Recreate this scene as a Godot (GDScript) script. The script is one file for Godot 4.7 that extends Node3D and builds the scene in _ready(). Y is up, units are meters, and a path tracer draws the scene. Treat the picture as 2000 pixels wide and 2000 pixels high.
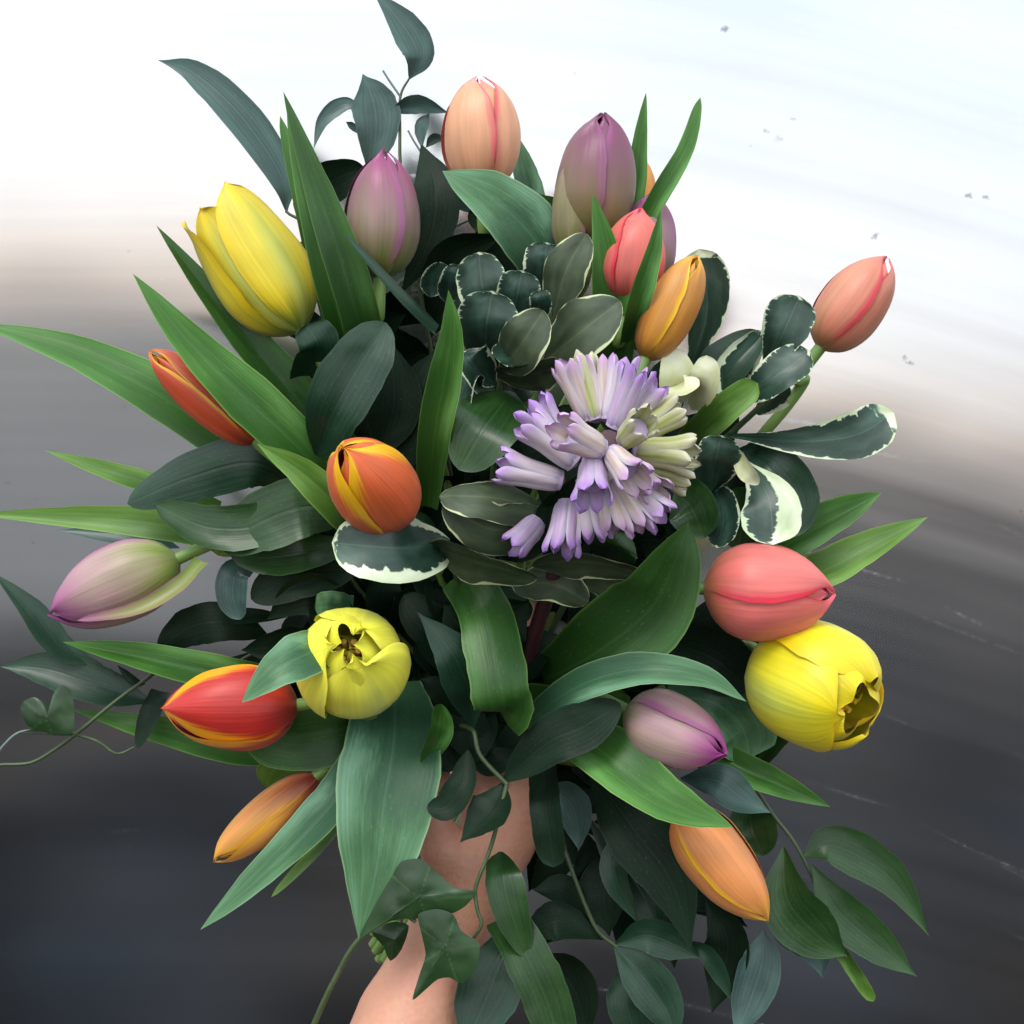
extends Node3D
# A hand-held spring bouquet in front of a brushed steel sheet, outdoors under an overcast sky.
const TF := 0.3839           # tan(fov / 2)
const REACH := 0.72          # metres from the lens to the middle of the bouquet
const PITCH := 0.1745        # the camera looks down a little
var eye := Vector3(0, 1.35, 0.72)
var fw := Vector3(0, -sin(PITCH), -cos(PITCH))
var up := Vector3(0, cos(PITCH), -sin(PITCH))
var rng := RandomNumberGenerator.new()
var noise := FastNoiseLite.new()
var M := {}                  # shared materials
var used := {}

# ------------------------------------------------------------------ places and names
# a place in the bouquet: across and down in 1/1000 of the half height of the view at that distance, depth in cm behind the middle
func at(x: float, y: float, d: float) -> Vector3:
	var k := (REACH + d * 0.01)
	return eye + fw * k + Vector3(1, 0, 0) * ((x - 1000.0) / 1000.0 * TF * k) + up * ((1000.0 - y) / 1000.0 * TF * k)

func px(p: Vector3) -> float:          # length of one such unit at p
	return (p - eye).dot(fw) * TF / 1000.0

func numbered(called: String, under: Node) -> String:
	var key := str(under.get_instance_id()) + called
	var n: int = used.get(key, 0)
	used[key] = n + 1
	return called if n == 0 else "%s_%03d" % [called, n]

func thing(called: String, label: String, category: String, where: Vector3, group := "") -> Node3D:
	var o := Node3D.new()
	o.name = numbered(called, self)
	o.position = where
	add_child(o, true)
	o.set_meta("label", label)
	o.set_meta("category", category)
	if group != "":
		o.set_meta("group", group)
	return o

# meshes are made in world coordinates; a direct part of a thing is shifted back to the thing's base
func part(mesh: Mesh, called: String, m: Material, parent: Node3D) -> MeshInstance3D:
	var o := MeshInstance3D.new()
	o.mesh = mesh
	o.name = numbered(called, parent)
	o.material_override = m
	if parent.get_parent() == self:
		o.position = -parent.position
	parent.add_child(o, true)
	return o

# ------------------------------------------------------------------ shapes
func table(t: Array, s: float) -> float:
	for i in range(0, t.size() - 2, 2):
		if s <= t[i + 2]:
			var a: float = t[i]
			var b: float = t[i + 2]
			var k := clampf((s - a) / (b - a), 0, 1)
			var y0: float = t[i + 1]
			var y1: float = t[i + 3]
			var m0: float = 0.0 if i == 0 else (y1 - float(t[i - 1])) / (b - float(t[i - 2])) * (b - a)
			var m1: float = (y1 - y0) if i + 4 >= t.size() else (float(t[i + 5]) - y0) / (float(t[i + 4]) - a) * (b - a)
			if i == 0:
				m0 = y1 - y0
			var k2 := k * k
			var k3 := k2 * k
			return (2 * k3 - 3 * k2 + 1) * y0 + (k3 - 2 * k2 + k) * m0 + (3 * k2 - 2 * k3) * y1 + (k3 - k2) * m1
	return t[t.size() - 1]

func catmull(p: Array, s: float) -> Vector3:
	var n := p.size() - 1
	var f := clampf(s, 0, 1) * n
	var i := mini(int(f), n - 1)
	var k := f - i
	var b: Vector3 = p[i]
	var c: Vector3 = p[i + 1]
	var a: Vector3 = p[i - 1] if i > 0 else b + (b - c)
	var d: Vector3 = p[i + 2] if i + 2 <= n else c + (c - b)
	return b.cubic_interpolate(c, a, d, k)

# a sheet of nu x nv points as a closed shell that thins out to its edges
func shell(P: PackedVector3Array, nu: int, nv: int, th: float, ring := false) -> ArrayMesh:
	var N := PackedVector3Array()
	N.resize(nu * nv)
	for i in nu:
		for j in nv:
			var du := P[mini(i + 1, nu - 1) * nv + j] - P[maxi(i - 1, 0) * nv + j]
			var dv := P[i * nv + mini(j + 1, nv - 1)] - P[i * nv + maxi(j - 1, 0)]
			var n := du.cross(dv)
			if n.length_squared() < 1e-18:
				n = N[(i - 1) * nv + j] if i > 0 else Vector3.UP
			N[i * nv + j] = n.normalized()
	var V := PackedVector3Array()
	var NN := PackedVector3Array()
	var UV := PackedVector2Array()
	var I := PackedInt32Array()
	for side in 2:
		var g := 1.0 if side == 0 else -1.0
		for i in nu:
			for j in nv:
				var t := absf(2.0 * j / (nv - 1) - 1.0)
				var e := sqrt(maxf(0.0, 1.0 - t * t)) * minf(1.0, 6.0 * (1.0 - float(i) / (nu - 1)))
				if ring:
					e = 0.0 if i == 0 else 1.0
				V.append(P[i * nv + j] + N[i * nv + j] * (g * th * 0.5 * e))
				NN.append(N[i * nv + j] * g)
				UV.append(Vector2(float(j) / (nv - 1), float(i) / (nu - 1)))
		var o := side * nu * nv
		for i in nu - 1:
			for j in nv - 1:
				var a := o + i * nv + j
				var b := a + 1
				var c := a + nv
				var d := c + 1
				if side == 0:
					I.append_array([a, b, c, b, d, c])
				else:
					I.append_array([a, c, b, b, c, d])
	return commit(V, NN, UV, I)

func commit(V: PackedVector3Array, N: PackedVector3Array, UV: PackedVector2Array, I: PackedInt32Array) -> ArrayMesh:
	var arr := []
	arr.resize(Mesh.ARRAY_MAX)
	arr[Mesh.ARRAY_VERTEX] = V
	arr[Mesh.ARRAY_NORMAL] = N
	arr[Mesh.ARRAY_TEX_UV] = UV
	arr[Mesh.ARRAY_INDEX] = I
	var m := ArrayMesh.new()
	m.add_surface_from_arrays(Mesh.PRIMITIVE_TRIANGLES, arr)
	return m

const PROF := {
	"tulip": [0, .5, .15, .8, .35, 1, .55, .92, .75, .64, .9, .3, 1, 0.0],
	"spear": [0, .75, .2, .95, .4, 1, .6, .8, .8, .46, .93, .19, 1, 0.0],
	"strap": [0, .9, .3, 1, .6, .93, .85, .62, .95, .35, 1, 0.0],
	"blunt": [0, .85, .3, 1, .7, 1, .88, .86, .96, .55, 1, 0.0],
	"flat": [0, .8, .3, 1, .8, 1.02, 1, .98],
	"ruscus": [0, .05, .08, .28, .25, .8, .45, 1, .65, .86, .82, .47, .93, .15, 1, 0.0],
	"pitto": [0, .07, .12, .2, .35, .6, .6, .95, .76, 1, .88, .86, .96, .52, 1, 0.0],
	"oval": [0, .1, .12, .55, .3, .9, .5, 1, .7, .92, .88, .62, .97, .3, 1, 0.0],
	"disc": [0, .12, .1, .5, .28, .86, .5, 1, .72, .97, .88, .74, .96, .45, 1, 0.0],
}

# a leaf along a spine of [across, down, depth] points, base first; w is its half width
func leaf_mesh(pts: Array, w: float, prof: String, roll0 := 0.0, roll1 := 0.0, cup := 0.25, fold := 0.0, wave := 0.04) -> ArrayMesh:
	var sp := []
	for p in pts:
		sp.append(p if p is Vector3 else at(p[0], p[1], p[2]))
	var nu := 26
	var nv := 11
	var P := PackedVector3Array()
	var ph := rng.randf() * 6.28
	var fr := rng.randf_range(6.0, 11.0)
	var side := Vector3.ZERO
	for i in nu:
		var k := float(i) / (nu - 1)
		var s := 0.45 * k + 0.55 * (3 * k * k - 2 * k * k * k)
		var c := catmull(sp, s)
		var t := (catmull(sp, minf(s + .02, 1)) - catmull(sp, maxf(s - .02, 0))).normalized()
		var v := (eye - c).normalized()
		var n := v - t * v.dot(t)
		if n.length() < 0.05:
			n = side.cross(t)
		n = n.normalized()
		var a := n.cross(t).normalized()
		side = a
		var roll := deg_to_rad(lerpf(roll0, roll1, s))
		var hw := w * px(c) * maxf(table(PROF[prof], s), 0.0) / maxf(0.4, absf(cos(roll)))
		a = a.rotated(t, roll)
		n = n.rotated(t, roll)
		for j in nv:
			var u := 2.0 * j / (nv - 1) - 1.0
			var off := cup * (u * u - 0.3) + fold * (absf(u) - 0.4) + wave * sin(s * fr + ph + u * 1.3) * u * u
			var nick := 1.0 + .07 * noise.get_noise_2d(s * 420.0 + ph * 40, (90.0 if u > 0 else 0.0) + ph * 90) * absf(u) + .03 * noise.get_noise_2d(s * 1500.0, ph * 50 + u * 30) * u * u
			P.append(c + a * (hw * u * nick) + n * (hw * (off + .05 * noise.get_noise_2d(s * 260.0 + ph * 70, u * 60.0))))
	return shell(P, nu, nv, 0.0007)

func leaf(root: Node3D, m: String, pts: Array, w: float, prof: String, roll0 := 0.0, roll1 := 999.0, cup := 0.25, fold := 0.0, wave := 0.04) -> MeshInstance3D:
	if m.begins_with("varie") or m == "half_cream" or m == "underside":
		wave = .09
	return part(leaf_mesh(pts, w, prof, roll0, roll0 if roll1 > 900 else roll1, cup, fold, wave), "leaf", M[m], root)

func tube_mesh(pts: Array, r0: float, r1: float, nr := 10) -> ArrayMesh:
	var sp := []
	for p in pts:
		sp.append(p if p is Vector3 else at(p[0], p[1], p[2]))
	var nu := 6 * (sp.size() - 1) + 1
	var V := PackedVector3Array()
	var N := PackedVector3Array()
	var UV := PackedVector2Array()
	var I := PackedInt32Array()
	var x := Vector3.ZERO
	for i in nu:
		var s := float(i) / (nu - 1)
		var c := catmull(sp, s)
		var t := (catmull(sp, minf(s + .02, 1)) - catmull(sp, maxf(s - .02, 0))).normalized()
		if x == Vector3.ZERO:
			x = t.cross(Vector3(.3, .9, .2)).normalized()
		x = (x - t * x.dot(t)).normalized()
		var y := t.cross(x)
		var r := lerpf(r0, r1, s) * 0.000276
		for j in nr + 1:
			var a := TAU * j / nr
			var n := x * cos(a) + y * sin(a)
			V.append(c + n * r)
			N.append(n)
			UV.append(Vector2(float(j) / nr, s * 4.0))
	for i in nu - 1:
		for j in nr:
			var a := i * (nr + 1) + j
			I.append_array([a, a + nr + 1, a + 1, a + 1, a + nr + 1, a + nr + 2])
	for e in 2:
		var o := e * (nu - 1) * (nr + 1)
		var c := catmull(sp, e)
		var n := (catmull(sp, 1) - catmull(sp, .96)).normalized() if e == 1 else (catmull(sp, 0) - catmull(sp, .04)).normalized()
		var b := V.size()
		V.append(c + n * (lerpf(r0, r1, e) * 0.0001))
		N.append(n)
		UV.append(Vector2(.5, e))
		for j in nr + 1:
			V.append(V[o + j])
			N.append(n)
			UV.append(Vector2(.5, e))
		for j in nr:
			if e == 1:
				I.append_array([b, b + 1 + j + 1, b + 1 + j])
			else:
				I.append_array([b, b + 1 + j, b + 1 + j + 1])
	return commit(V, N, UV, I)

func stem(root: Node3D, m: String, pts: Array, r0: float, r1: float, called := "stem") -> MeshInstance3D:
	return part(tube_mesh(pts, r0, r1), called, M[m], root)

# a lobed leaf: an outline that its middle sees whole, domed between
func lobed_mesh(outline: Array, mid: Array, dome: float) -> ArrayMesh:
	var c := at(mid[0], mid[1], mid[2])
	var poly := []
	for p in outline:
		poly.append(at(p[0], p[1], p[2]))
	var n := poly.size()
	var dense := []
	for i in n:
		for k in 4:
			var a: Vector3 = poly[(i + n - 1) % n]
			var b: Vector3 = poly[i]
			var d: Vector3 = poly[(i + 1) % n]
			var e: Vector3 = poly[(i + 2) % n]
			dense.append(b.lerp(d, k / 4.0).lerp(b.cubic_interpolate(d, a, e, k / 4.0), 0.75))
	dense.append(dense[0])
	var v := (eye - c).normalized()
	var P := PackedVector3Array()
	var nu := 9
	for i in nu:
		var k := 1.0 - float(i) / (nu - 1)
		for j in dense.size():
			var q: Vector3 = c.lerp(dense[j], maxf(k, 0.002))
			var rip := noise.get_noise_3dv(q * 4200.0)
			P.append(q + v * (dome * (1 - k * k) + 0.0016 * rip))
	var m := shell(P, nu, dense.size(), 0.0007, true)
	# flat coordinates for the veins
	var arr := m.surface_get_arrays(0)
	var uv := PackedVector2Array()
	for q in arr[Mesh.ARRAY_VERTEX]:
		uv.append(Vector2((q - c).x, -(q - c).dot(up)) * 9.0 + Vector2(.5, .5))
	arr[Mesh.ARRAY_TEX_UV] = uv
	var o := ArrayMesh.new()
	o.add_surface_from_arrays(Mesh.PRIMITIVE_TRIANGLES, arr)
	return o

# ------------------------------------------------------------------ flowers
const RAD := {
	"closed": [0, .16, .05, .5, .14, .78, .28, .97, .44, 1, .6, .93, .76, .75, .89, .46, .96, .2, 1, .02],
	"loose": [0, .16, .05, .5, .14, .78, .28, .97, .44, 1, .6, .96, .76, .84, .89, .66, 1, .42],
	"slim": [0, .2, .05, .5, .14, .76, .28, .94, .44, 1, .6, .96, .76, .8, .89, .52, .96, .25, 1, .03],
	"flared": [0, .16, .05, .48, .14, .76, .28, .95, .44, 1, .6, .97, .76, .92, .89, .85, 1, .78],
	"cup": [0, .18, .06, .52, .16, .8, .32, .98, .5, 1.02, .66, .97, .8, .86, .92, .66, 1, .42],
	"bowl": [0, .18, .06, .5, .16, .8, .32, 1, .5, 1.06, .64, 1.0, .76, .88, .88, .62, 1, .3],
	"soft": [0, .16, .05, .5, .14, .78, .28, .97, .44, 1, .6, .95, .76, .78, .89, .5, .96, .24, 1, .04],
	"floret": [0, .6, .1, .84, .3, .98, .5, 1.04, .66, 1.14, .8, 1.28, .92, 1.36, 1, 1.26],
	"bud": [0, .6, .1, .9, .3, 1.05, .5, 1.08, .7, 1.0, .85, .86, .95, .66, 1, .5],
}
const ANG := {
	"tulip": [0, .9, .2, 1.06, .5, 1.1, .75, 1.02, .88, .8, .96, .46, 1, .04],
	"round": [0, .9, .2, 1.06, .5, 1.18, .75, 1.2, .9, 1.08, .97, .72, 1, .2],
	"blunt": [0, .9, .2, 1.06, .5, 1.2, .75, 1.3, .9, 1.3, .97, 1.15, 1, .8],
	"floret": [0, .54, .5, .58, .62, .58, .74, .53, .86, .47, .94, .37, 1, .13],
}

func petal_mesh(b: Vector3, ax: Vector3, x: Vector3, len: float, r: float, th0: float, rad: Array, ang: Array, k: float, wide: float, flat: float, tip_out: float, curl := 0.0, over := 0.0, ruffle := 0.0, nu := 22, nv := 13) -> ArrayMesh:
	var y := ax.cross(x)
	var P := PackedVector3Array()
	var ph := rng.randf() * 6.28
	var tw := rng.randf_range(-.06, .06)
	for i in nu:
		var q := float(i) / (nu - 1)
		var s := 0.5 * q + 0.5 * (3 * q * q - 2 * q * q * q)
		var f := table(rad, s) + tip_out * s * s * s
		var a := maxf(table(ang, s), 0.02) * wide
		for j in nv:
			var t := 2.0 * j / (nv - 1) - 1.0
			var th := th0 + t * a * (1.0 + .05 * noise.get_noise_2d(s * 330.0 + ph * 50, 70.0 if t > 0 else 0.0)) + tw * s
			var e := t * t
			var rr := r * f * k * (1.0 - flat * e * (0.4 + 0.6 * s)) + r * curl * e * e * s
			rr += r * f * over * t * (0.35 + 0.65 * smoothstep(0.0, 0.4, s))
			rr += r * ruffle * s * s * sin(t * 2.6 + ph)
			rr += r * 0.022 * sin(ph + s * 6.0 + t * 4.0) * s + r * .03 * noise.get_noise_3d(s * 160, t * 90, ph * 90) * minf(1.0, s * 3.0) + r * 0.02 * (1 - smoothstep(0.0, 0.16, absf(t))) * (1 - s)
			var h := len * (s - 0.03 * e * s)
			P.append(b + ax * h + (x * cos(th) + y * sin(th)) * rr)
	return shell(P, nu, nv, 0.0006)

# one tulip: head from base b to tip t ([across, down, depth]), half width r; look = petal colours; way = route of its stem to the hand
func tulip(label: String, b: Array, t: Array, r: float, form: String, roll: float, look: Dictionary, way: Array, called := "tulip") -> Node3D:
	var bp := at(b[0], b[1], b[2])
	var tp := at(t[0], t[1], t[2])
	var ax := (tp - bp).normalized()
	var len := (tp - bp).length()
	var seen := (eye - bp).normalized()
	var x := (seen - ax * seen.dot(ax)).normalized()
	var grip := at(950 + rng.randf_range(-34, 34), 1470 + rng.randf_range(-20, 20), 10.5 + rng.randf_range(-1.4, 1.4))
	var cut := at(752 + rng.randf_range(-40, 40), 1846 + rng.randf_range(-40, 36), 14.5 + rng.randf_range(-1.6, 1.6))
	var root := thing(called, label, "tulip", cut)
	var route := [cut, grip]
	for p in way:
		route.append(at(p[0], p[1], p[2]))
	route.append(bp - ax * 0.022)
	route.append(bp + ax * 0.004)
	var sm: String = look.get("stem", "stem")
	part(tube_mesh(route, 11.5, 13.0), "stem", M[sm], root)
	var m := petal_material(look)
	var rr := r * px(bp)
	var rad: Array = RAD[form]
	var ro := deg_to_rad(roll)
	var out: float = look.get("spread", 0.0)
	var shape: String = look.get("shape", "tulip")
	for i in 3:
		part(petal_mesh(bp, ax, x, len * rng.randf_range(.93, .98), rr, ro + PI / 3 + TAU * i / 3 + rng.randf_range(-.1, .1), rad, ANG["blunt" if look.has("heart") else shape], look.get("inner", 0.92), 0.98, 0.03, out * .6, 0.0, 0.03, look.get("ruffle", 0.015)), "petal", m, root)
	for i in 3:
		part(petal_mesh(bp, ax, x, len * rng.randf_range(.97, 1.0), rr, ro + TAU * i / 3 + rng.randf_range(-.07, .07), rad, ANG[shape], 1.02, look.get("wide", 1.04) * rng.randf_range(.96, 1.04), look.get("flat", 0.03), out + rng.randf_range(-.02, .04), look.get("curl", 0.04), look.get("over", 0.055), look.get("ruffle", 0.015)), "petal", m, root)
	if look.has("heart"):
		for i in 3:
			part(petal_mesh(bp, ax, x, len * rng.randf_range(.8, .9), rr, ro + .4 + TAU * i / 3, rad, ANG.blunt, look.get("core", .5), 1.0, 0.0, 0.04, 0.0, 0.05, 0.12), "petal", m, root)
		for i in 6:
			var an := TAU * i / 6 + .3
			var d := x * cos(an) + ax.cross(x) * sin(an)
			var a0 := bp + ax * len * .2 + d * rr * .1
			var a1 := bp + ax * len * .72 + d * rr * .16
			part(tube_mesh([a0, a0.lerp(a1, .5), a1], 3.0, 3.0, 6), "stamen", M.filament, root)
			part(tube_mesh([a1, a1 + ax * len * .06, a1 + ax * len * .13 + d * rr * .03], 8.0, 6.0, 7), "anther", M[look.get("anther", "anther")], root)
		part(tube_mesh([bp + ax * len * .1, bp + ax * len * .4, bp + ax * len * .72], 14.0, 11.0, 9), "pistil", M.pistil, root)
		for i in 3:
			var an := TAU * i / 3
			var d := x * cos(an) + ax.cross(x) * sin(an)
			part(tube_mesh([bp + ax * len * .71, bp + ax * len * .75 + d * rr * .07, bp + ax * len * .73 + d * rr * .14], 8.0, 5.0, 7), "stigma", M.pistil, root)
	return root

# ------------------------------------------------------------------ textures and materials
func tex(w: int, h: int, f: Callable) -> Image:
	var data := PackedByteArray()
	data.resize(w * h * 3)
	var o := 0
	for j in h:
		var v := (j + 0.5) / h
		for i in w:
			var c: Color = f.call((i + 0.5) / w, v)
			data[o] = clampi(int(c.r * 255.0 + .5), 0, 255)
			data[o + 1] = clampi(int(c.g * 255.0 + .5), 0, 255)
			data[o + 2] = clampi(int(c.b * 255.0 + .5), 0, 255)
			o += 3
	return Image.create_from_data(w, h, false, Image.FORMAT_RGB8, data)

func mat(img: Image, rough: float, tint := Color.WHITE, glow := Color.BLACK) -> StandardMaterial3D:
	var m := StandardMaterial3D.new()
	if img:
		m.albedo_texture = ImageTexture.create_from_image(img)
	m.albedo_color = tint
	m.roughness = rough
	m.cull_mode = BaseMaterial3D.CULL_DISABLED
	if glow != Color.BLACK:
		m.backlight_enabled = true
		m.backlight = glow
	return m

func c8(r: int, g: int, b: int) -> Color:
	return Color(r / 255.0, g / 255.0, b / 255.0)

func recolour(look: Dictionary, with: Dictionary) -> Dictionary:
	var r := look.duplicate()
	r.merge(with, true)
	return r

func petal_material(k: Dictionary) -> StandardMaterial3D:
	var base: Color = k.base
	var mid: Color = k.mid
	var tip: Color = k.tip
	var edge: Color = k.edge
	var rib: Color = k.get("rib", mid)
	var bl: float = k.get("bl", .3)
	var tl: float = k.get("tl", .7)
	var ew: float = k.get("ew", .25)
	var ea: float = k.get("ea", 1.0)
	var rw: float = k.get("rw", .5)
	var wedge: float = k.get("wedge", 0.0)
	var wl: float = k.get("wl", 1.2)
	var seed_off: float = rng.randf() * 50.0
	var f := func(u: float, v: float) -> Color:
		var t := absf(2 * u - 1)
		var n := noise.get_noise_2d(u * 1700.0 + seed_off, v * 50.0 + seed_off)
		var n2 := noise.get_noise_2d(u * 220.0 + seed_off * 3, v * 130.0)
		var s := clampf(v + n * .05 + n2 * .09, 0, 1)
		var c := base.lerp(mid, smoothstep(0.02, bl, s)).lerp(tip, smoothstep(tl, 1.0, s))
		c = c.lerp(rib, rw * exp(-(t / .28) * (t / .28)) * (1 - smoothstep(.45, .95, s)))
		c = c.lerp(edge, ea * smoothstep(1.0 - ew, 1.0, t + n * .08 + n2 * .12) * smoothstep(k.get("e0", .05), k.get("e1", .35), v))
		if wedge > 0:
			c = c.lerp(edge, wedge * smoothstep(-.12, .2, t - (wl - .95 * v) + n * .1 + n2 * .12))
		var g := 0.97 + n * .05 + n2 * .09
		return Color(c.r * g, c.g * g, c.b * g)
	var m := mat(tex(112, 160, f), 0.42, Color.WHITE, Color(.66, .66, .66))
	if not M.has("petal_veins"):
		var im := tex(128, 128, func(u: float, v: float) -> Color:
			var q := .5 + .2 * noise.get_noise_2d(u * 2000.0 + 300, v * 45.0) + .22 * noise.get_noise_2d(u * 420, v * 160)
			return Color(q, q, q))
		im.bump_map_to_normal_map(1.0)
		M["petal_veins"] = ImageTexture.create_from_image(im)
	m.normal_enabled = true
	m.normal_texture = M.petal_veins
	m.rim_enabled = true
	m.rim = 0.15
	return m

func n_wob(v: float) -> float:
	return noise.get_noise_2d(v * 120.0, 3.0) * 1.5

func with_veins(m: StandardMaterial3D, f: Callable, w: int, h: int, depth: float) -> void:
	var im := tex(w, h, f)
	im.bump_map_to_normal_map(depth)
	m.normal_enabled = true
	m.normal_texture = ImageTexture.create_from_image(im)
	m.normal_scale = 1.0

func leaf_materials() -> void:
	var streak := func(u: float, v: float) -> float:
		return noise.get_noise_2d(u * 2400.0, v * 40.0) * .55 + noise.get_noise_2d(u * 620.0 + 90, v * 60.0) * .45
	var veins := func(u: float, v: float) -> Color:
		var k := 0.5 + 0.2 * noise.get_noise_2d(u * 2200.0, v * 22.0) + .16 * noise.get_noise_2d(u * 300, v * 500)
		return Color(k, k, k)
	var kinds := {
		# a tulip leaf's green, its edge, its bloom of wax
		"tulip_leaf": [c8(62, 110, 38), c8(136, 168, 86), c8(88, 136, 70)],
		"waxy_leaf": [c8(74, 116, 74), c8(146, 176, 132), c8(106, 146, 116)],
		"fresh_leaf": [c8(88, 128, 46), c8(150, 172, 84), c8(110, 148, 76)],
		"deep_leaf": [c8(44, 82, 28), c8(100, 132, 64), c8(60, 98, 46)],
	}
	for k in kinds:
		var g: Color = kinds[k][0]
		var e: Color = kinds[k][1]
		var wx: Color = kinds[k][2]
		var f := func(u: float, v: float) -> Color:
			var s: float = streak.call(u, v)
			var t := absf(2 * u - 1)
			var big := noise.get_noise_2d(u * 90 + 31, v * 120 + 7)
			var c := g.lerp(wx, clampf(.45 + big * 1.5 + s * .25, 0, 1))
			var rub := smoothstep(.18, .6, v + big * .5 + noise.get_noise_2d(u * 3000, v * 1400) * .22)
			c = c.lerp(Color(g.r * .62, g.g * .74, g.b * .86), (1.0 - rub) * (.62 if k == "waxy_leaf" else .34))
			c = c.lerp(e, smoothstep(.93, 1.0, t + .02 * s) * .8 + .35 * smoothstep(.94, 1.0, v))
			c = c.lerp(wx.lightened(.08), .35 * (1 - smoothstep(.0, .05, t)))
			var sp := noise.get_noise_2d(u * 1500 + 11, v * 3600)
			c = c.lerp(c8(120, 118, 70), smoothstep(.56, .7, sp) * .55)
			c = c.lerp(c8(150, 172, 140), smoothstep(.55, .7, -sp) * .35)
			var q := 0.96 + s * .1 + big * .16
			return Color(c.r * q, c.g * q, c.b * q)
		var m := mat(tex(128, 256, f), 0.4, Color.WHITE, Color(.28, .34, .1))
		m.metallic_specular = 0.36
		with_veins(m, veins, 128, 256, 0.9)
		M[k] = m
	# ruscus and other dark glossy leaves: fine lengthwise veins, one middle vein
	var dark := {"ruscus_leaf": [c8(22, 48, 32), c8(40, 70, 50)], "blue_leaf": [c8(50, 74, 68), c8(80, 108, 102)], "night_leaf": [c8(12, 30, 17), c8(25, 46, 29)], "moss_leaf": [c8(27, 54, 21), c8(48, 80, 38)]}  # night_leaf: green darkened further, standing in for shade inside the bouquet
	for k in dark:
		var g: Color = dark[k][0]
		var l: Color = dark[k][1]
		var f := func(u: float, v: float) -> Color:
			var t := absf(2 * u - 1)
			var s := noise.get_noise_2d(u * 1300.0, v * 45.0) * .4 + noise.get_noise_2d(u * 130, v * 190) * .9
			var c := g.lerp(l, clampf(.3 + s * .7, 0, 1))
			c = c.lerp(l.lightened(.08), .4 * (1 - smoothstep(.0, .04, t)) + .4 * smoothstep(.95, 1.0, t))
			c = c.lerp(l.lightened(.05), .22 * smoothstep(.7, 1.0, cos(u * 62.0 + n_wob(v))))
			if noise.get_noise_2d(u * 2600 + 5, v * 5200) > .62:
				c = c.lerp(c8(150, 160, 140), .35)
			return c
		var m := mat(tex(96, 192, f), 0.42, Color.WHITE, Color(.1, .16, .04))
		with_veins(m, func(u: float, v: float) -> Color:
			var t := absf(2 * u - 1)
			var q := .5 + .12 * noise.get_noise_2d(u * 1500.0, v * 30.0) - .3 * exp(-t * t * 260.0) + .25 * noise.get_noise_2d(u * 160, v * 260)
			return Color(q, q, q), 96, 192, 1.1)
		m.metallic_specular = 0.25 if k == "night_leaf" else 0.42
		m.roughness = 0.48 if k == "night_leaf" else 0.35
		M[k] = m
	# variegated pittosporum: dark middle, ragged cream border; three patterns and the dull underside
	var vari := {"variegated": [.95, 0.0, 1.0], "variegated_wide": [.76, 0.0, 1.0], "half_cream": [.8, .55, 1.0], "variegated_tip": [.93, 0.0, .86]}
	for k in vari:
		var q0: float = vari[k][0]
		var half: float = vari[k][1]
		var tipv: float = vari[k][2]
		var so := rng.randf() * 90
		var f := func(u: float, v: float) -> Color:
			var t := 2 * u - 1
			var rag := noise.get_noise_2d(u * 160.0 + so, v * 520.0 + so) * .1 + maxf(0.0, noise.get_noise_2d(u * 300 + so, v * 1700.0)) * .22
			var edge_here: float = q0 - (.0 if v < .55 else (v - .55) * .18) + noise.get_noise_2d(so + (200.0 if t > 0 else 0.0), v * 260.0) * .2
			var border := smoothstep(edge_here, edge_here + .05, absf(t) + rag)
			border = maxf(border, smoothstep(.945 if tipv > .95 else tipv, (.945 if tipv > .95 else tipv) + .03, v + rag * .3))
			if half > 0:
				border = maxf(border, smoothstep(-.02, .06, (t + rag * .8) - lerpf(.75, -.1, v)))
			var n := noise.get_noise_2d(u * 260 + so, v * 260)
			var c := c8(30, 54, 43).lerp(c8(60, 90, 76), clampf(.35 + n * .8 + noise.get_noise_2d(u * 70, v * 70 + so) * .7, 0, 1))
			c = c.lerp(c8(72, 102, 86), .6 * (1 - smoothstep(.0, .045, absf(t))))
			var side := absf(fmod(v * 9.0 + absf(t) * 1.6 + n * .25, 1.0) - .5)
			c = c.lerp(c8(66, 94, 80), .3 * smoothstep(.44, .5, side))
			return c.lerp(c8(212, 220, 192).lerp(c8(176, 194, 152), clampf(.5 + n, 0, 1)), border)
		M[k] = mat(tex(128, 192, f), 0.4, Color.WHITE, Color(.14, .2, .08))
	M["underside"] = mat(tex(96, 160, func(u: float, v: float) -> Color:
		var t := absf(2 * u - 1)
		var n := noise.get_noise_2d(u * 300, v * 300)
		var c := c8(44, 58, 36).lerp(c8(66, 80, 54), clampf(.4 + n * .9 + .5 * noise.get_noise_2d(u * 60, v * 80), 0, 1))
		c = c.lerp(c8(88, 100, 68), .6 * (1 - smoothstep(.0, .06, t)))
		return c.lerp(c8(186, 192, 150), smoothstep(.92, .97, t + n * .12))), 0.6, Color.WHITE, Color(.16, .2, .1))
	M["pale_leaf"] = mat(tex(64, 96, func(u: float, v: float) -> Color:
		var n := noise.get_noise_2d(u * 120, v * 200)
		return c8(196, 200, 150).lerp(c8(214, 216, 186), clampf(.5 + n + (v - .5), 0, 1))), 0.5, Color.WHITE, Color(.4, .4, .2))
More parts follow.
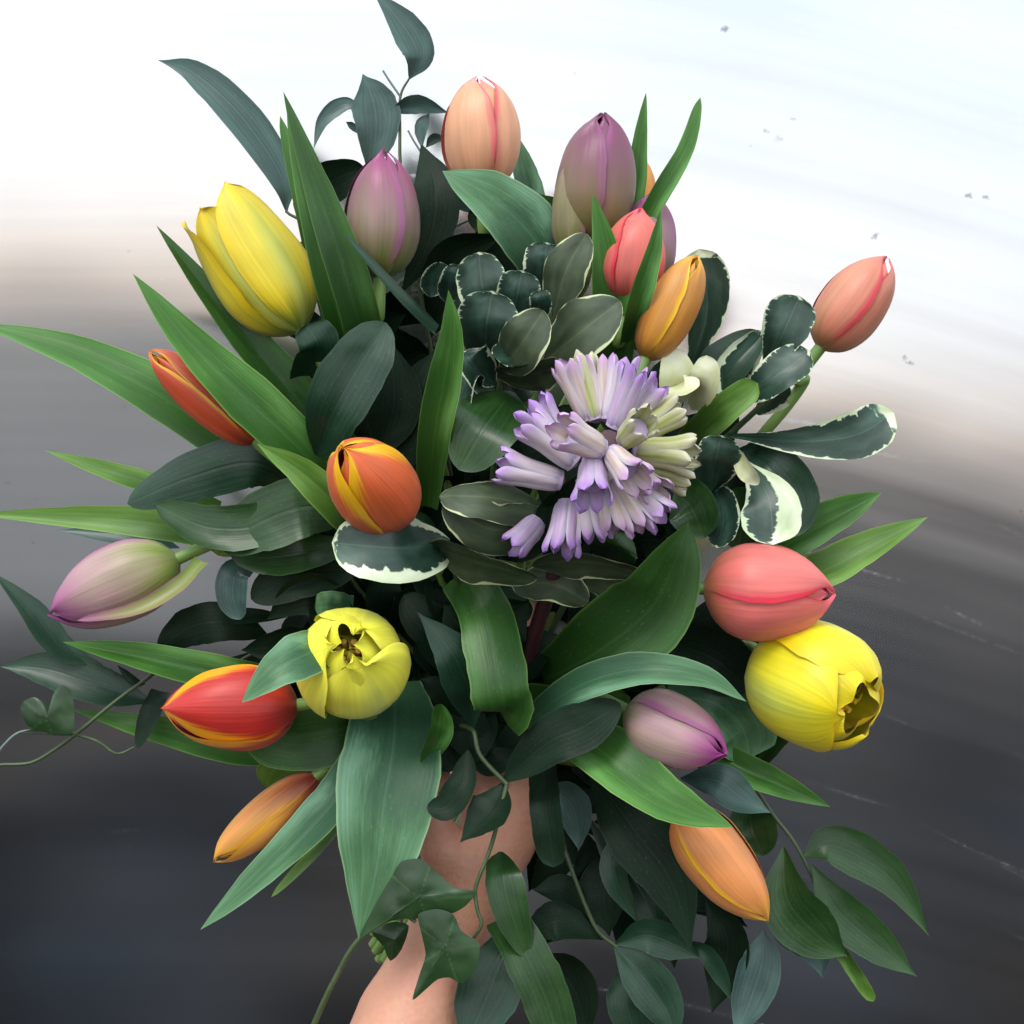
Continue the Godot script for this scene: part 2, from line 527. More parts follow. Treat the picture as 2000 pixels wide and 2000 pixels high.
	M["ivy_leaf"] = mat(tex(128, 128, func(u: float, v: float) -> Color:
		var a := atan2(v - .5, u - .5)
		var rr := Vector2(u - .5, v - .5).length()
		var vein := 1 - smoothstep(.0, .08, absf(sin(a * 2.5)) * (0.4 + rr * 2.0))
		var n := noise.get_noise_2d(u * 200, v * 200)
		return c8(24, 50, 20).lerp(c8(42, 74, 34), clampf(.4 + n * 1.2, 0, 1)).lerp(c8(74, 108, 62), vein * .6)), 0.4, Color.WHITE, Color(.1, .16, .04))
	M["stem"] = mat(tex(32, 64, func(u: float, v: float) -> Color:
		var n := noise.get_noise_2d(u * 200, v * 60)
		return c8(88, 124, 54).lerp(c8(120, 148, 76), clampf(.5 + n, 0, 1))), 0.45)
	M["dark_stem"] = mat(tex(32, 64, func(u: float, v: float) -> Color:
		var n := noise.get_noise_2d(u * 200, v * 160)
		return c8(44, 62, 34).lerp(c8(70, 84, 50), clampf(.5 + n, 0, 1))), 0.5)
	M["grey_stem"] = mat(null, 0.5, c8(98, 112, 110))
	M["plum_stem"] = mat(tex(32, 64, func(u: float, v: float) -> Color:
		var n := noise.get_noise_2d(u * 200, v * 160)
		return c8(58, 28, 34).lerp(c8(74, 40, 42), clampf(.5 + n, 0, 1))), 0.45)
	M["filament"] = mat(null, 0.5, c8(200, 180, 60))
	M["anther"] = mat(null, 0.8, c8(150, 112, 40))
	M["yellow_anther"] = mat(null, 0.8, c8(196, 156, 40))
	M["pistil"] = mat(null, 0.5, c8(196, 176, 60))

# ------------------------------------------------------------------ the scene
func _ready() -> void:
	rng.seed = 20240
	noise.seed = 7
	noise.noise_type = FastNoiseLite.TYPE_SIMPLEX_SMOOTH
	noise.fractal_octaves = 3
	camera_and_light()
	leaf_materials()
	surroundings()
	tulips()
	hyacinth()
	pittosporum()
	ruscus()
	ivy()
	arm()

func camera_and_light() -> void:
	var cam := Camera3D.new()
	cam.name = "camera"
	add_child(cam, true)
	cam.look_at_from_position(eye, eye + fw, up)
	cam.fov = rad_to_deg(2.0 * atan(TF))
	cam.near = 0.02
	cam.far = 400.0
	cam.current = true
	var env := Environment.new()
	env.background_mode = Environment.BG_SKY
	env.tonemap_mode = Environment.TONE_MAPPER_LINEAR
	env.tonemap_exposure = 1.27
	env.sdfgi_enabled = true
	env.ssao_enabled = true
	env.ssil_enabled = true
	# a bright overcast sky: soft banks of white cloud with thinner, bluer places between
	var W := 256
	var H := 128
	var im := Image.create(W, H, false, Image.FORMAT_RGBF)
	var cl := FastNoiseLite.new()
	cl.seed = 12
	cl.frequency = 1.0
	cl.fractal_octaves = 3
	for j in H:
		var el := PI * (0.5 - (j + 0.5) / H)
		for i in W:
			var az := TAU * (i + 0.5) / W
			var d := Vector3(cos(el) * cos(az), sin(el), cos(el) * sin(az))
			var n := cl.get_noise_3d(d.x * 1.1, d.y * 4.5, d.z * 1.1) * .6 + cl.get_noise_3d(d.x * 1.6 + 7, d.y * 13.0, d.z * 1.6) * .6
			var h := clampf(sin(el), 0, 1)
			var c := Color(1.0, 0.77, 0.6).lerp(Color(1.0, 0.985, 0.96), smoothstep(0.0, 0.07, h + n * .02)).lerp(Color(0.93, 0.985, 1.03), smoothstep(0.05, 0.2, h + n * .06))
			c = c.lerp(Color(0.7, 0.84, 1.02), smoothstep(-.05, .35, n) * smoothstep(.04, .13, h) * .9)
			var k := (1.33 + .35 * h - n * .22) * lerpf(.74, 1.0, smoothstep(0.0, 0.04, h + n * .02))
			if el < 0:
				c = Color(.3, .3, .3)
				k = 1.0
			im.set_pixel(i, j, Color(c.r * k, c.g * k, c.b * k))
	var pano := PanoramaSkyMaterial.new()
	pano.panorama = ImageTexture.create_from_image(im)
	var sky := Sky.new()
	sky.sky_material = pano
	env.sky = sky
	var we := WorldEnvironment.new()
	we.name = "world"
	we.environment = env
	add_child(we, true)
	var sun := DirectionalLight3D.new()
	sun.name = "sun"
	sun.light_energy = 0.5
	sun.light_angular_distance = 24.0
	sun.light_color = Color(1, .98, .95)
	sun.shadow_enabled = true
	add_child(sun, true)
	sun.look_at_from_position(Vector3.ZERO, -Vector3(-0.3, 1.0, 0.5), Vector3.UP)

func lean(x: float) -> float:           # how far the sheet leans back from left to right
	return 0.008 + 0.058 * pow(clampf((x + 0.36) / 0.74, 0.0, 1.5), 1.4)

func surroundings() -> void:
	# asphalt coloured darker for the holder's shade; unseen pale slab added further off
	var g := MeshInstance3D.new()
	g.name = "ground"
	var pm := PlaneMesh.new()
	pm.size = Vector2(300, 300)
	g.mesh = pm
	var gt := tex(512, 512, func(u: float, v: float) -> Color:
		# asphalt; dark, brownish and bluish patches painted to give the sheet banded reflections
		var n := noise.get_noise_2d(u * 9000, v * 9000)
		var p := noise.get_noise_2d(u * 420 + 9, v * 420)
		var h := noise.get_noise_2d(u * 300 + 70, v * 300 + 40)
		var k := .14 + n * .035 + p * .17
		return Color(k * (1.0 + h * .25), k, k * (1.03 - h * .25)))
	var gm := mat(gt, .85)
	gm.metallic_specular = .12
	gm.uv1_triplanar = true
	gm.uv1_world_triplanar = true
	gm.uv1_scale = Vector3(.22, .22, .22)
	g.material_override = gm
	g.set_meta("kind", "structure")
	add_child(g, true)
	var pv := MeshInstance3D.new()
	pv.name = "added_pavement"  # unseen slab, added to give the sheet a paler band to reflect
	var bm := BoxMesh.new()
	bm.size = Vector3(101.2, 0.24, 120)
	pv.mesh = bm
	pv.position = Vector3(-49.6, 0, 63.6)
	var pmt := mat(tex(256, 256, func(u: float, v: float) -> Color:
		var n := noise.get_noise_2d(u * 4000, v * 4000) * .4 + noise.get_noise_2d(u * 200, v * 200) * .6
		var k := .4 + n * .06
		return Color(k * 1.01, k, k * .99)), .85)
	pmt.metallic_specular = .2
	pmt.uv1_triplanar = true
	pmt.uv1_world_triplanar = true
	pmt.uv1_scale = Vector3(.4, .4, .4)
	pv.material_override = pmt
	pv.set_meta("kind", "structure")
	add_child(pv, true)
	# the steel sheet, slightly sprung and twisted, with smears from wiping, specks of dirt and fine scratches
	var root := thing("steel_sheet", "large brushed steel sheet standing upright behind the bouquet", "metal sheet", Vector3(0, 0, -0.3))
	var V := PackedVector3Array()
	var N := PackedVector3Array()
	var UV := PackedVector2Array()
	var I := PackedInt32Array()
	var nx := 97
	var ny := 181
	var fz := func(x: float, y: float) -> float:
		var wob := 0.0011 * noise.get_noise_2d(x * 130.0 + 40, y * 210.0) + 0.00007 * noise.get_noise_2d(x * 160.0, (y + .3 * pow(maxf(x + .1, 0.0), 1.6)) * 800.0 + 30)
		return -lean(x) * (y - 1.2) + wob
	for side in 2:
		for j in ny:
			for i in nx:
				var x := -0.85 + 1.7 * i / (nx - 1)
				var y := 0.05 + 2.1 * j / (ny - 1)
				var e := 0.004
				var zx: float = (fz.call(x + e, y) - fz.call(x - e, y)) / (2 * e)
				var zy: float = (fz.call(x, y + e) - fz.call(x, y - e)) / (2 * e)
				var z: float = fz.call(x, y)
				var n := Vector3(-zx, -zy, 1).normalized()
				V.append(Vector3(x, y, z - (0.003 if side == 1 else 0.0) - 0.3))
				N.append(n if side == 0 else -n)
				UV.append(Vector2((x + .85) / 1.7, 1.0 - (y - 0.05) / 2.1))
		var o := side * nx * ny
		for j in ny - 1:
			for i in nx - 1:
				var a := o + j * nx + i
				if side == 0:
					I.append_array([a, a + nx, a + 1, a + 1, a + nx, a + nx + 1])
				else:
					I.append_array([a, a + 1, a + nx, a + 1, a + nx + 1, a + nx])
	# the edge all round
	var rim := []
	for i in nx:
		rim.append(i)
	for j in range(1, ny):
		rim.append(j * nx + nx - 1)
	for i in range(nx - 2, -1, -1):
		rim.append((ny - 1) * nx + i)
	for j in range(ny - 2, -1, -1):
		rim.append(j * nx)
	for k in rim.size() - 1:
		var a: int = rim[k]
		var b: int = rim[k + 1]
		I.append_array([a, b, a + nx * ny, b, b + nx * ny, a + nx * ny])
	var along := func(u: float, v: float) -> float:      # the smears run level on the left and fall away on the right
		var x := u * 1.7 - .85
		return (1.0 - v) * 2.1 + 0.05 + 0.3 * pow(maxf(x + .1, 0.0), 1.6)
	var im := tex(1536, 1900, func(u: float, v: float) -> Color:
		var q: float = along.call(u, v)
		var n := noise.get_noise_2d(u * 260.0, q * 5200.0) * .5 + noise.get_noise_2d(u * 90.0, q * 1300.0 + 70) * .6 + noise.get_noise_2d(u * 500, v * 560) * .5
		var k := .80 + n * .035
		return Color(k, k * 1.004, k * 1.012))
	# dirt: [across, up in metres, size in mm, strength, dark or pale]
	var specks := [[.158, 1.53, 2.4, .8, 0], [.19, 1.458, 2.0, .5, 0], [.21, 1.466, 1.4, .4, 0], [.2, 1.452, 3.0, .25, 0], [.345, 1.41, 2.2, .7, 0], [.358, 1.409, 1.6, .7, 0], [.275, 1.38, 2.6, .7, 0], [.3, 1.29, 2.4, .6, 0], [.305, 1.285, 1.8, .7, 0], [.115, 1.335, 1.8, .6, 0]]
	for k in 70:
		specks.append([rng.randf_range(-.42, .48), rng.randf_range(.85, 1.56), rng.randf_range(.5, 1.4), rng.randf_range(.15, .5), 0 if rng.randf() < .5 else 1])
	for s in specks:
		var cx := int((s[0] + .85) / 1.7 * 1536)
		var cy := int((1.0 - (s[1] - .05) / 2.1) * 1900)
		var rad: float = s[2] * .9
		var r := int(ceil(rad)) + 2
		var asp := rng.randf_range(.45, 1.0)
		for dy in range(-r, r + 1):
			for dx in range(-r * 2, r * 2 + 1):
				var dd := Vector2(dx * asp, dy).length() / rad + noise.get_noise_2d(cx + dx * 35, cy + dy * 35) * .7
				if dd < 1.0:
					var p := im.get_pixel(cx + dx, cy + dy)
					im.set_pixel(cx + dx, cy + dy, p.lerp(Color(.3, .3, .31) if s[4] == 0 else Color(.93, .93, .92), s[3] * minf(.6, .9 * (1 - maxf(dd, 0.0)))))
	var m := mat(im, 1.0)
	m.metallic = 1.0
	m.cull_mode = BaseMaterial3D.CULL_BACK
	var ro := tex(1024, 1264, func(u: float, v: float) -> Color:
		var q: float = along.call(u, v)
		var x := u * 1.7 - .85
		var right := smoothstep(-.15, .3, x)
		var n := noise.get_noise_2d(u * 140.0 + 11, q * 3400.0) * .5 + noise.get_noise_2d(u * 70.0, q * 700.0 + 20) * .8
		var k := lerpf(.125, .155, right) + n * lerpf(.02, .06, right) + .02 * noise.get_noise_2d(u * 200, v * 240)
		return Color(k, k, k))
	# fine scratches: rougher, so that they catch the sky
	for s in 46:
		var x0 := rng.randf_range(.3, .74) * 1024
		var y0 := rng.randf_range(.3, .66) * 1264
		if x0 > 560:
			y0 = rng.randf_range(.42, .66) * 1264
		var l := rng.randf_range(10, 110)
		var sl := rng.randf_range(-.04, .08) + .5 * smoothstep(480.0, 740.0, x0)
		var be := rng.randf_range(-.0012, .0006)
		var st := rng.randf_range(.03, .11)
		for i in int(l * 3):
			var dx := i / 3.0
			var x := int(x0 + dx)
			var fy := y0 + sl * dx + be * dx * dx
			for e in 2:
				var y := int(fy) + e
				if x < 1020 and y < 1260 and y > 0:
					var w := 1.0 - absf(fy - y)
					var k := minf(.7, ro.get_pixel(x, y).r + .9 * st * w * sin(PI * i / (l * 3)) * (.5 + noise.get_noise_2d(i * 9.0, s * 70.0)))
					ro.set_pixel(x, y, Color(k, k, k))
	m.roughness_texture = ImageTexture.create_from_image(ro)
	m.roughness_texture_channel = BaseMaterial3D.TEXTURE_CHANNEL_RED
	part(commit(V, N, UV, I), "sheet_face", m, root)

func tulips() -> void:
	var yellow := {"base": c8(128, 144, 50), "mid": c8(228, 206, 44), "tip": c8(236, 204, 18), "edge": c8(240, 206, 8), "rib": c8(184, 190, 92), "rw": .85, "ew": .3}
	var peach := {"base": c8(226, 176, 110), "mid": c8(234, 172, 132), "tip": c8(234, 126, 122), "edge": c8(232, 84, 96), "rib": c8(232, 176, 134), "ew": .22, "tl": .75}
	var coral := {"base": c8(226, 138, 92), "mid": c8(228, 112, 100), "tip": c8(236, 88, 104), "edge": c8(230, 50, 74), "rib": c8(232, 124, 112), "ew": .2, "tl": .8}
	var mauve := {"base": c8(112, 128, 54), "mid": c8(160, 126, 124), "tip": c8(154, 60, 124), "edge": c8(160, 84, 138), "rib": c8(144, 134, 104), "bl": .5, "tl": .55, "ew": .3, "ea": .75}
	var amber := {"base": c8(170, 122, 46), "mid": c8(226, 152, 64), "tip": c8(238, 172, 50), "edge": c8(240, 196, 36), "rib": c8(226, 140, 72), "ew": .22}
	var flame := {"base": c8(150, 54, 40), "mid": c8(214, 92, 46), "tip": c8(236, 140, 40), "edge": c8(244, 186, 30), "rib": c8(222, 90, 52), "ew": .3, "tl": .82}
	var o: Node3D
	# the ring from the left, clockwise
	o = tulip("yellow tulip with open pointed petals at the upper left edge", [585, 645, 2], [410, 388, 2], 92, "flared", 35, recolour(yellow, {"spread": -.05, "wide": .86, "stem": "stem"}), [[760, 900, 8], [650, 740, 4]])
	leaf(o, "deep_leaf", [[760, 1010, 8], [600, 800, 3], [440, 612, 2], [305, 440, 2]], 40, "spear", 25, 15, .2, .25)
	leaf(o, "tulip_leaf", [[720, 1020, 7], [590, 880, 2.5], [470, 768, .5], [362, 660, 0], [259, 534, 0]], 50, "tulip", 18, 22, .25, .1)
	o = tulip("mauve tulip with green base left of the peach one", [742, 542, 2.5], [752, 286, 2], 71, "closed", -27, recolour(mauve, {"tip": c8(150, 48, 110), "tl": .42}), [[860, 900, 8], [730, 660, 4]])
	leaf(o, "deep_leaf", [[725, 740, 5], [700, 620, 1.2], [655, 470, -.2], [605, 330, -.4], [553, 178, -.2]], 40, "spear", 25, 15, .1, .3)
	leaf(o, "tulip_leaf", [[690, 740, 5], [655, 600, 1.6], [620, 460, .3], [584, 320, .2], [560, 215, .6]], 26, "spear", -25, -20, .1, .3)
	leaf(o, "tulip_leaf", [[675, 730, 5.5], [630, 560, 3], [585, 380, 2], [547, 226, 2]], 20, "strap", 30, 30)
	o = tulip("tall peach tulip at the top of the bouquet", [942, 372, 5], [937, 148, 4.5], 73, "slim", 82, recolour(peach, {"wide": .98, "spread": .07}), [[930, 900, 9], [950, 560, 7]])
	leaf(o, "waxy_leaf", [[1090, 560, 5], [1040, 462, 3], [958, 385, 1.5], [864, 334, 1.5]], 64, "tulip", 25, 35, .1)
	leaf(o, "waxy_leaf", [[1060, 460, 8], [1036, 380, 7.6], [1020, 320, 7.4], [1008, 262, 7.4]], 26, "tulip", 30)
	leaf(o, "deep_leaf", [[1110, 402, 6], [1050, 392, 4.4], [990, 366, 3.6]], 12, "strap", 30)
	o = tulip("large mauve tulip with a green flush beside two thin leaf tips", [1150, 470, 4], [1178, 214, 3.5], 76, "closed", 70, recolour(mauve, {"base": c8(140, 140, 72), "mid": c8(134, 86, 100), "tip": c8(122, 44, 92), "bl": .7, "tl": .45}), [[1000, 950, 9], [1110, 620, 7]])
	part(petal_mesh(at(1120, 510, 4), (at(1118, 345, 3.2) - at(1120, 510, 4)).normalized(), Vector3(-.4, .1, .9).normalized(), .055, .013, 0.0, RAD.loose, ANG.tulip, 1.0, .9, .05, 0.0), "loose_petal", petal_material(recolour(mauve, {"mid": c8(150, 140, 100), "tip": c8(150, 120, 120)})), o)
	leaf(o, "tulip_leaf", [[1215, 500, 7], [1238, 380, 6], [1250, 270, 5.5], [1262, 180, 5.5]], 20, "spear", 20)
	leaf(o, "tulip_leaf", [[1195, 760, 4], [1200, 640, 1.5], [1185, 500, .3], [1158, 378, 0]], 40, "spear", -12, 0, .2, .2)
	leaf(o, "tulip_leaf", [[1220, 520, 4], [1280, 395, 2.5], [1340, 290, 2.2], [1368, 190, 2.2]], 19, "strap", 20, -25)
	o = tulip("coral tulip with a red seam in front of mauve ones", [1222, 590, 1.5], [1252, 402, 1], 60, "closed", 20, recolour(coral, {"base": c8(196, 92, 80)}), [[1020, 1000, 9], [1180, 690, 5]])
	leaf(o, "tulip_leaf", [[1225, 680, 2], [1246, 590, -1.2], [1275, 490, -1.8], [1291, 410, -1.8]], 22, "spear", 20, 30, .2, .3)
	tulip("mauve tulip hidden behind the coral one's right side", [1252, 570, 4.5], [1276, 372, 4], 55, "closed", 10, recolour(mauve, {"mid": c8(150, 112, 124)}), [[1030, 1000, 10], [1190, 720, 7]])
	tulip("thin sliver of an amber tulip behind the big mauve one", [1236, 450, 9], [1254, 302, 9], 34, "slim", 10, amber.duplicate(), [[1020, 1000, 11], [1180, 640, 10]])
	o = tulip("slender amber tulip just above the hyacinth", [1260, 700, .2], [1366, 494, -.3], 50, "slim", 68, recolour(amber, {"base": c8(150, 106, 40), "mid": c8(206, 140, 52), "edge": c8(238, 186, 20)}), [[1050, 1080, 9], [1190, 820, 5]])
	o = tulip("peach tulip pointing off to the far right", [1603, 678, 3.5], [1735, 502, 3], 62, "slim", 78, recolour(peach, {"base": c8(196, 130, 84), "mid": c8(216, 134, 108), "edge": c8(210, 58, 70)}), [[1080, 1200, 10], [1380, 960, 7], [1510, 825, 5], [1570, 745, 4]])
	o.get_node("stem").set_meta("label", "thick bare green stem")
	o = tulip("flame orange tulip half covered by leaves on the left", [500, 862, 3], [290, 684, 2.6], 45, "slim", 62, recolour(flame, {"mid": c8(200, 76, 40), "tip": c8(236, 130, 36), "ew": .14, "wedge": .9, "wl": 1.5}), [[800, 1090, 9], [600, 940, 6]])
	leaf(o, "tulip_leaf", [[560, 930, 8], [455, 868, 6.5], [310, 770, 5.5], [140, 686, 5.5], [-50, 630, 5.5]], 50, "tulip", 25, 35, .25)
	leaf(o, "fresh_leaf", [[430, 990, 8], [310, 950, 6.5], [200, 916, 6], [88, 880, 6]], 21, "tulip", 20, 20)
	o = tulip("round orange tulip with yellow flashes left of the hyacinth", [778, 1010, -.5], [664, 868, -5.8], 78, "closed", 20, recolour(flame, {"base": c8(206, 84, 60), "mid": c8(226, 104, 52), "tip": c8(232, 120, 50), "edge": c8(250, 190, 16), "rib": c8(222, 98, 58), "ew": .14, "wedge": 1.0, "wl": 1.22, "inner": .97, "over": .03, "wide": 1.1}), [[880, 1180, 7], [840, 1070, 3]])
	leaf(o, "fresh_leaf", [[720, 1060, 3], [670, 1000, 0], [590, 925, -1], [502, 866, -1]], 36, "tulip", 5, 10, .1, .5)
	leaf(o, "tulip_leaf", [[838, 990, 3], [848, 850, -1.5], [868, 740, -3.5], [880, 650, -4.5], [876, 566, -5]], 35, "tulip", -14, 22, .3)
	o = tulip("mauve tulip with green base lying to the far left", [346, 1092, 3], [89, 1202, 2], 74, "closed", 15, recolour(mauve, {"base": c8(132, 158, 68), "mid": c8(186, 150, 150), "tip": c8(174, 84, 150), "bl": .55}), [[820, 1240, 10], [600, 1080, 6.5], [440, 1076, 4]])
	part(leaf_mesh([[396, 1096, 1.8], [345, 1148, .4], [262, 1192, -.2], [150, 1212, .4]], 15, "strap", 35, 30, .5), "loose_petal", petal_material(recolour(mauve, {"base": c8(112, 136, 52), "mid": c8(132, 138, 70), "tip": c8(150, 84, 124)})), o)
	leaf(o, "fresh_leaf", [[560, 1075, 7], [440, 1048, 5.5], [290, 1022, 5], [130, 1010, 5], [-50, 1004, 5]], 31, "tulip", 15, 10, .3)
	o = tulip("wide open yellow tulip seen from above with dark stamens", [690, 1330, 3.5], [678, 1258, -3.8], 96, "bowl", 20, recolour(yellow, {"base": c8(170, 180, 50), "mid": c8(252, 246, 84), "tip": c8(253, 248, 72), "edge": c8(253, 248, 90), "rib": c8(232, 240, 128), "tl": .5, "heart": 1, "ruffle": .15, "spread": .05, "inner": .84, "wide": 1.0, "curl": -.04, "flat": .02, "over": .07, "shape": "round"}), [[830, 1400, 9]])
	leaf(o, "waxy_leaf", [[660, 1250, 1], [610, 1272, -2.6], [540, 1310, -4], [472, 1372, -4]], 46, "tulip", 22, 22, .15)
	leaf(o, "waxy_leaf", [[690, 1190, 5], [645, 1186, 3], [615, 1188, 2.5]], 30, "blunt", 10)
	o = tulip("red tulip with yellow flames at the lower left", [580, 1378, 1], [312, 1384, 0], 80, "closed", 8, recolour(flame, {"base": c8(140, 40, 34), "mid": c8(198, 42, 34), "tip": c8(206, 58, 44), "edge": c8(246, 170, 10), "rib": c8(206, 58, 48), "rw": .6, "ew": .12, "wedge": 1.0, "wl": 1.16}), [[820, 1440, 9]])
	leaf(o, "tulip_leaf", [[560, 1335, 6], [440, 1318, 3], [280, 1284, 2.5], [123, 1254, 2.5]], 34, "tulip", 10, 20, .1, .4)
	leaf(o, "tulip_leaf", [[600, 1470, 8], [470, 1460, 6.5], [330, 1430, 6], [140, 1386, 6]], 36, "tulip", 15)
	leaf(o, "deep_leaf", [[780, 1360, 8], [680, 1420, 4], [560, 1440, 3.5], [500, 1400, 4]], 62, "blunt", -15)
	o = tulip("small amber tulip with red base low on the left", [618, 1516, 4], [415, 1686, 3], 42, "slim", 40, recolour(amber, {"base": c8(136, 50, 40), "mid": c8(228, 160, 72), "rib": c8(220, 126, 70), "edge": c8(240, 180, 34), "bl": .5}), [[820, 1450, 9], [700, 1480, 6]])
	leaf(o, "waxy_leaf", [[715, 1430, 4], [668, 1540, 2.4], [596, 1626, 1.8], [490, 1728, 1.6], [391, 1816, 1.6]], 38, "tulip", 25, 35, .1, .3)
	leaf(o, "fresh_leaf", [[680, 1590, 6], [620, 1660, 4.5], [530, 1752, 4.5]], 12, "strap", 40)
	leaf(o, "fresh_leaf", [[660, 1440, 8], [580, 1490, 6.5], [525, 1545, 6.5]], 52, "blunt", -20)
	o = tulip("salmon pink tulip with a red slit lying to the right", [1376, 1150, 1], [1638, 1160, 0], 93, "closed", 66, recolour(coral, {"flat": .08, "mid": c8(232, 118, 110), "tip": c8(240, 96, 120)}), [[1080, 1380, 9], [1250, 1190, 5]])
	leaf(o, "fresh_leaf", [[1480, 1160, 6], [1600, 1118, 4.5], [1700, 1066, 4], [1812, 1010, 4]], 38, "tulip", -22, -22, .25)
	leaf(o, "tulip_leaf", [[1440, 1130, 7.5], [1540, 1060, 6], [1640, 1004, 5.5], [1722, 962, 5.5]], 40, "tulip", -18, -18, .1, .45)
	leaf(o, "deep_leaf", [[1060, 1330, 6], [1170, 1270, 1], [1270, 1190, -1], [1318, 1100, -2], [1344, 1020, -2]], 84, "tulip", -25, 25, .28)
	o = tulip("open yellow tulip below the salmon pink one", [1496, 1288, 4.0], [1688, 1386, -2.0], 110, "cup", 30, recolour(yellow, {"base": c8(140, 156, 56), "mid": c8(240, 226, 34), "rib": c8(204, 216, 104), "tip": c8(246, 222, 24), "heart": 1, "core": .58, "anther": "yellow_anther", "wide": 1.02, "ruffle": .08, "spread": .05, "inner": .84, "shape": "round", "over": .06}), [[1100, 1440, 10], [1330, 1330, 7]])
	leaf(o, "deep_leaf", [[1600, 1340, 7], [1560, 1400, 6.5], [1510, 1460, 6.5], [1480, 1500, 7]], 20, "strap", 40)
	o = tulip("mauve tulip with a dark slit between green leaves lower right", [1224, 1388, 2], [1424, 1474, -.6], 68, "closed", 35, recolour(mauve, {"base": c8(184, 184, 132), "mid": c8(194, 154, 156), "tip": c8(160, 54, 136), "bl": .3, "tl": .55, "flat": .09}), [[1060, 1440, 9], [1150, 1400, 6]])
	leaf(o, "waxy_leaf", [[1020, 1420, 6], [1120, 1345, 1], [1240, 1308, -1.4], [1370, 1320, -2], [1458, 1370, -1.6]], 34, "tulip", -20, -25, .2)
	leaf(o, "waxy_leaf", [[1300, 1360, 6], [1390, 1370, 5], [1450, 1420, 5], [1466, 1480, 5.4]], 62, "blunt", -15, -25)
	leaf(o, "tulip_leaf", [[1080, 1400, 5], [1180, 1470, .5], [1300, 1560, -1], [1432, 1616, -1.2]], 56, "tulip", -18, -18, .25)
	leaf(o, "tulip_leaf", [[1370, 1450, 6], [1450, 1500, 4.5], [1530, 1536, 4], [1622, 1576, 4]], 30, "tulip", -10, -10, .1, .4)
	leaf(o, "tulip_leaf", [[980, 1380, 8], [1060, 1380, 5], [1150, 1400, 4], [1230, 1360, 4]], 46, "blunt", 30)
	o = tulip("orange tulip hanging down at the lower right", [1322, 1578, 3], [1502, 1804, 2], 65, "closed", -25, recolour(amber, {"base": c8(226, 130, 70), "mid": c8(232, 150, 84), "tip": c8(242, 178, 58), "edge": c8(244, 196, 30), "rib": c8(236, 154, 92), "flat": .08}), [[1080, 1480, 9]])
	# the leaves that lean out in front, below the middle
	leaf(o, "deep_leaf", [[905, 1125, 4], [945, 1190, .6], [966, 1270, -1], [978, 1345, -1.8], [984, 1382, -1.2], [980, 1388, .8]], 56, "flat", -10, -10, -.22)
	o = tulip("second green bud of a tulip, folded in its leaves above the hand", [790, 1390, 9], [770, 1330, 8.5], 24, "closed", 20, recolour(mauve, {"base": c8(110, 140, 70), "mid": c8(110, 140, 70), "tip": c8(120, 140, 80)}), [])
	o.set_meta("label", "green bud among the leaves above the hand")
	leaf(o, "waxy_leaf", [[770, 1330, 8], [770, 1440, 3], [750, 1570, 1], [735, 1700, .5], [701, 1836, .5]], 100, "tulip", -6, 10, .1, .08)
	leaf(o, "tulip_leaf", [[830, 1500, 3], [856, 1430, 1.5], [862, 1375, 2]], 24, "oval", 50)

func floret(root: Node3D, b: Array, t: Array, r: float, m: Material, form := "floret") -> void:
	var B := at(600 + b[0] * .414, 450 + b[1] * .414, b[2])
	var T := at(600 + t[0] * .414, 450 + t[1] * .414, t[2])
	var ax := (T - B).normalized()
	var seen := (eye - B).normalized()
	var x := (seen - ax * seen.dot(ax)).normalized()
	var rr := r * px(B)
	var f := part(tube_mesh([B, B.lerp(T, .3), B.lerp(T, .55)], r * .7, r * .85, 10), "floret", M.throat, root)
	var off := rng.randf() * 2.0
	for i in 6:
		var p := MeshInstance3D.new()
		p.mesh = petal_mesh(B, ax, x, (T - B).length() * rng.randf_range(.92, 1.04), rr, off + TAU * i / 6, RAD[form], ANG.floret, 1.0 if i % 2 == 0 else .94, 1.02, .08, rng.randf_range(-.3, .3), -.12, 0.0, 0.06, 18, 9)
		p.name = numbered("petal", f)
		p.material_override = m
		f.add_child(p, true)

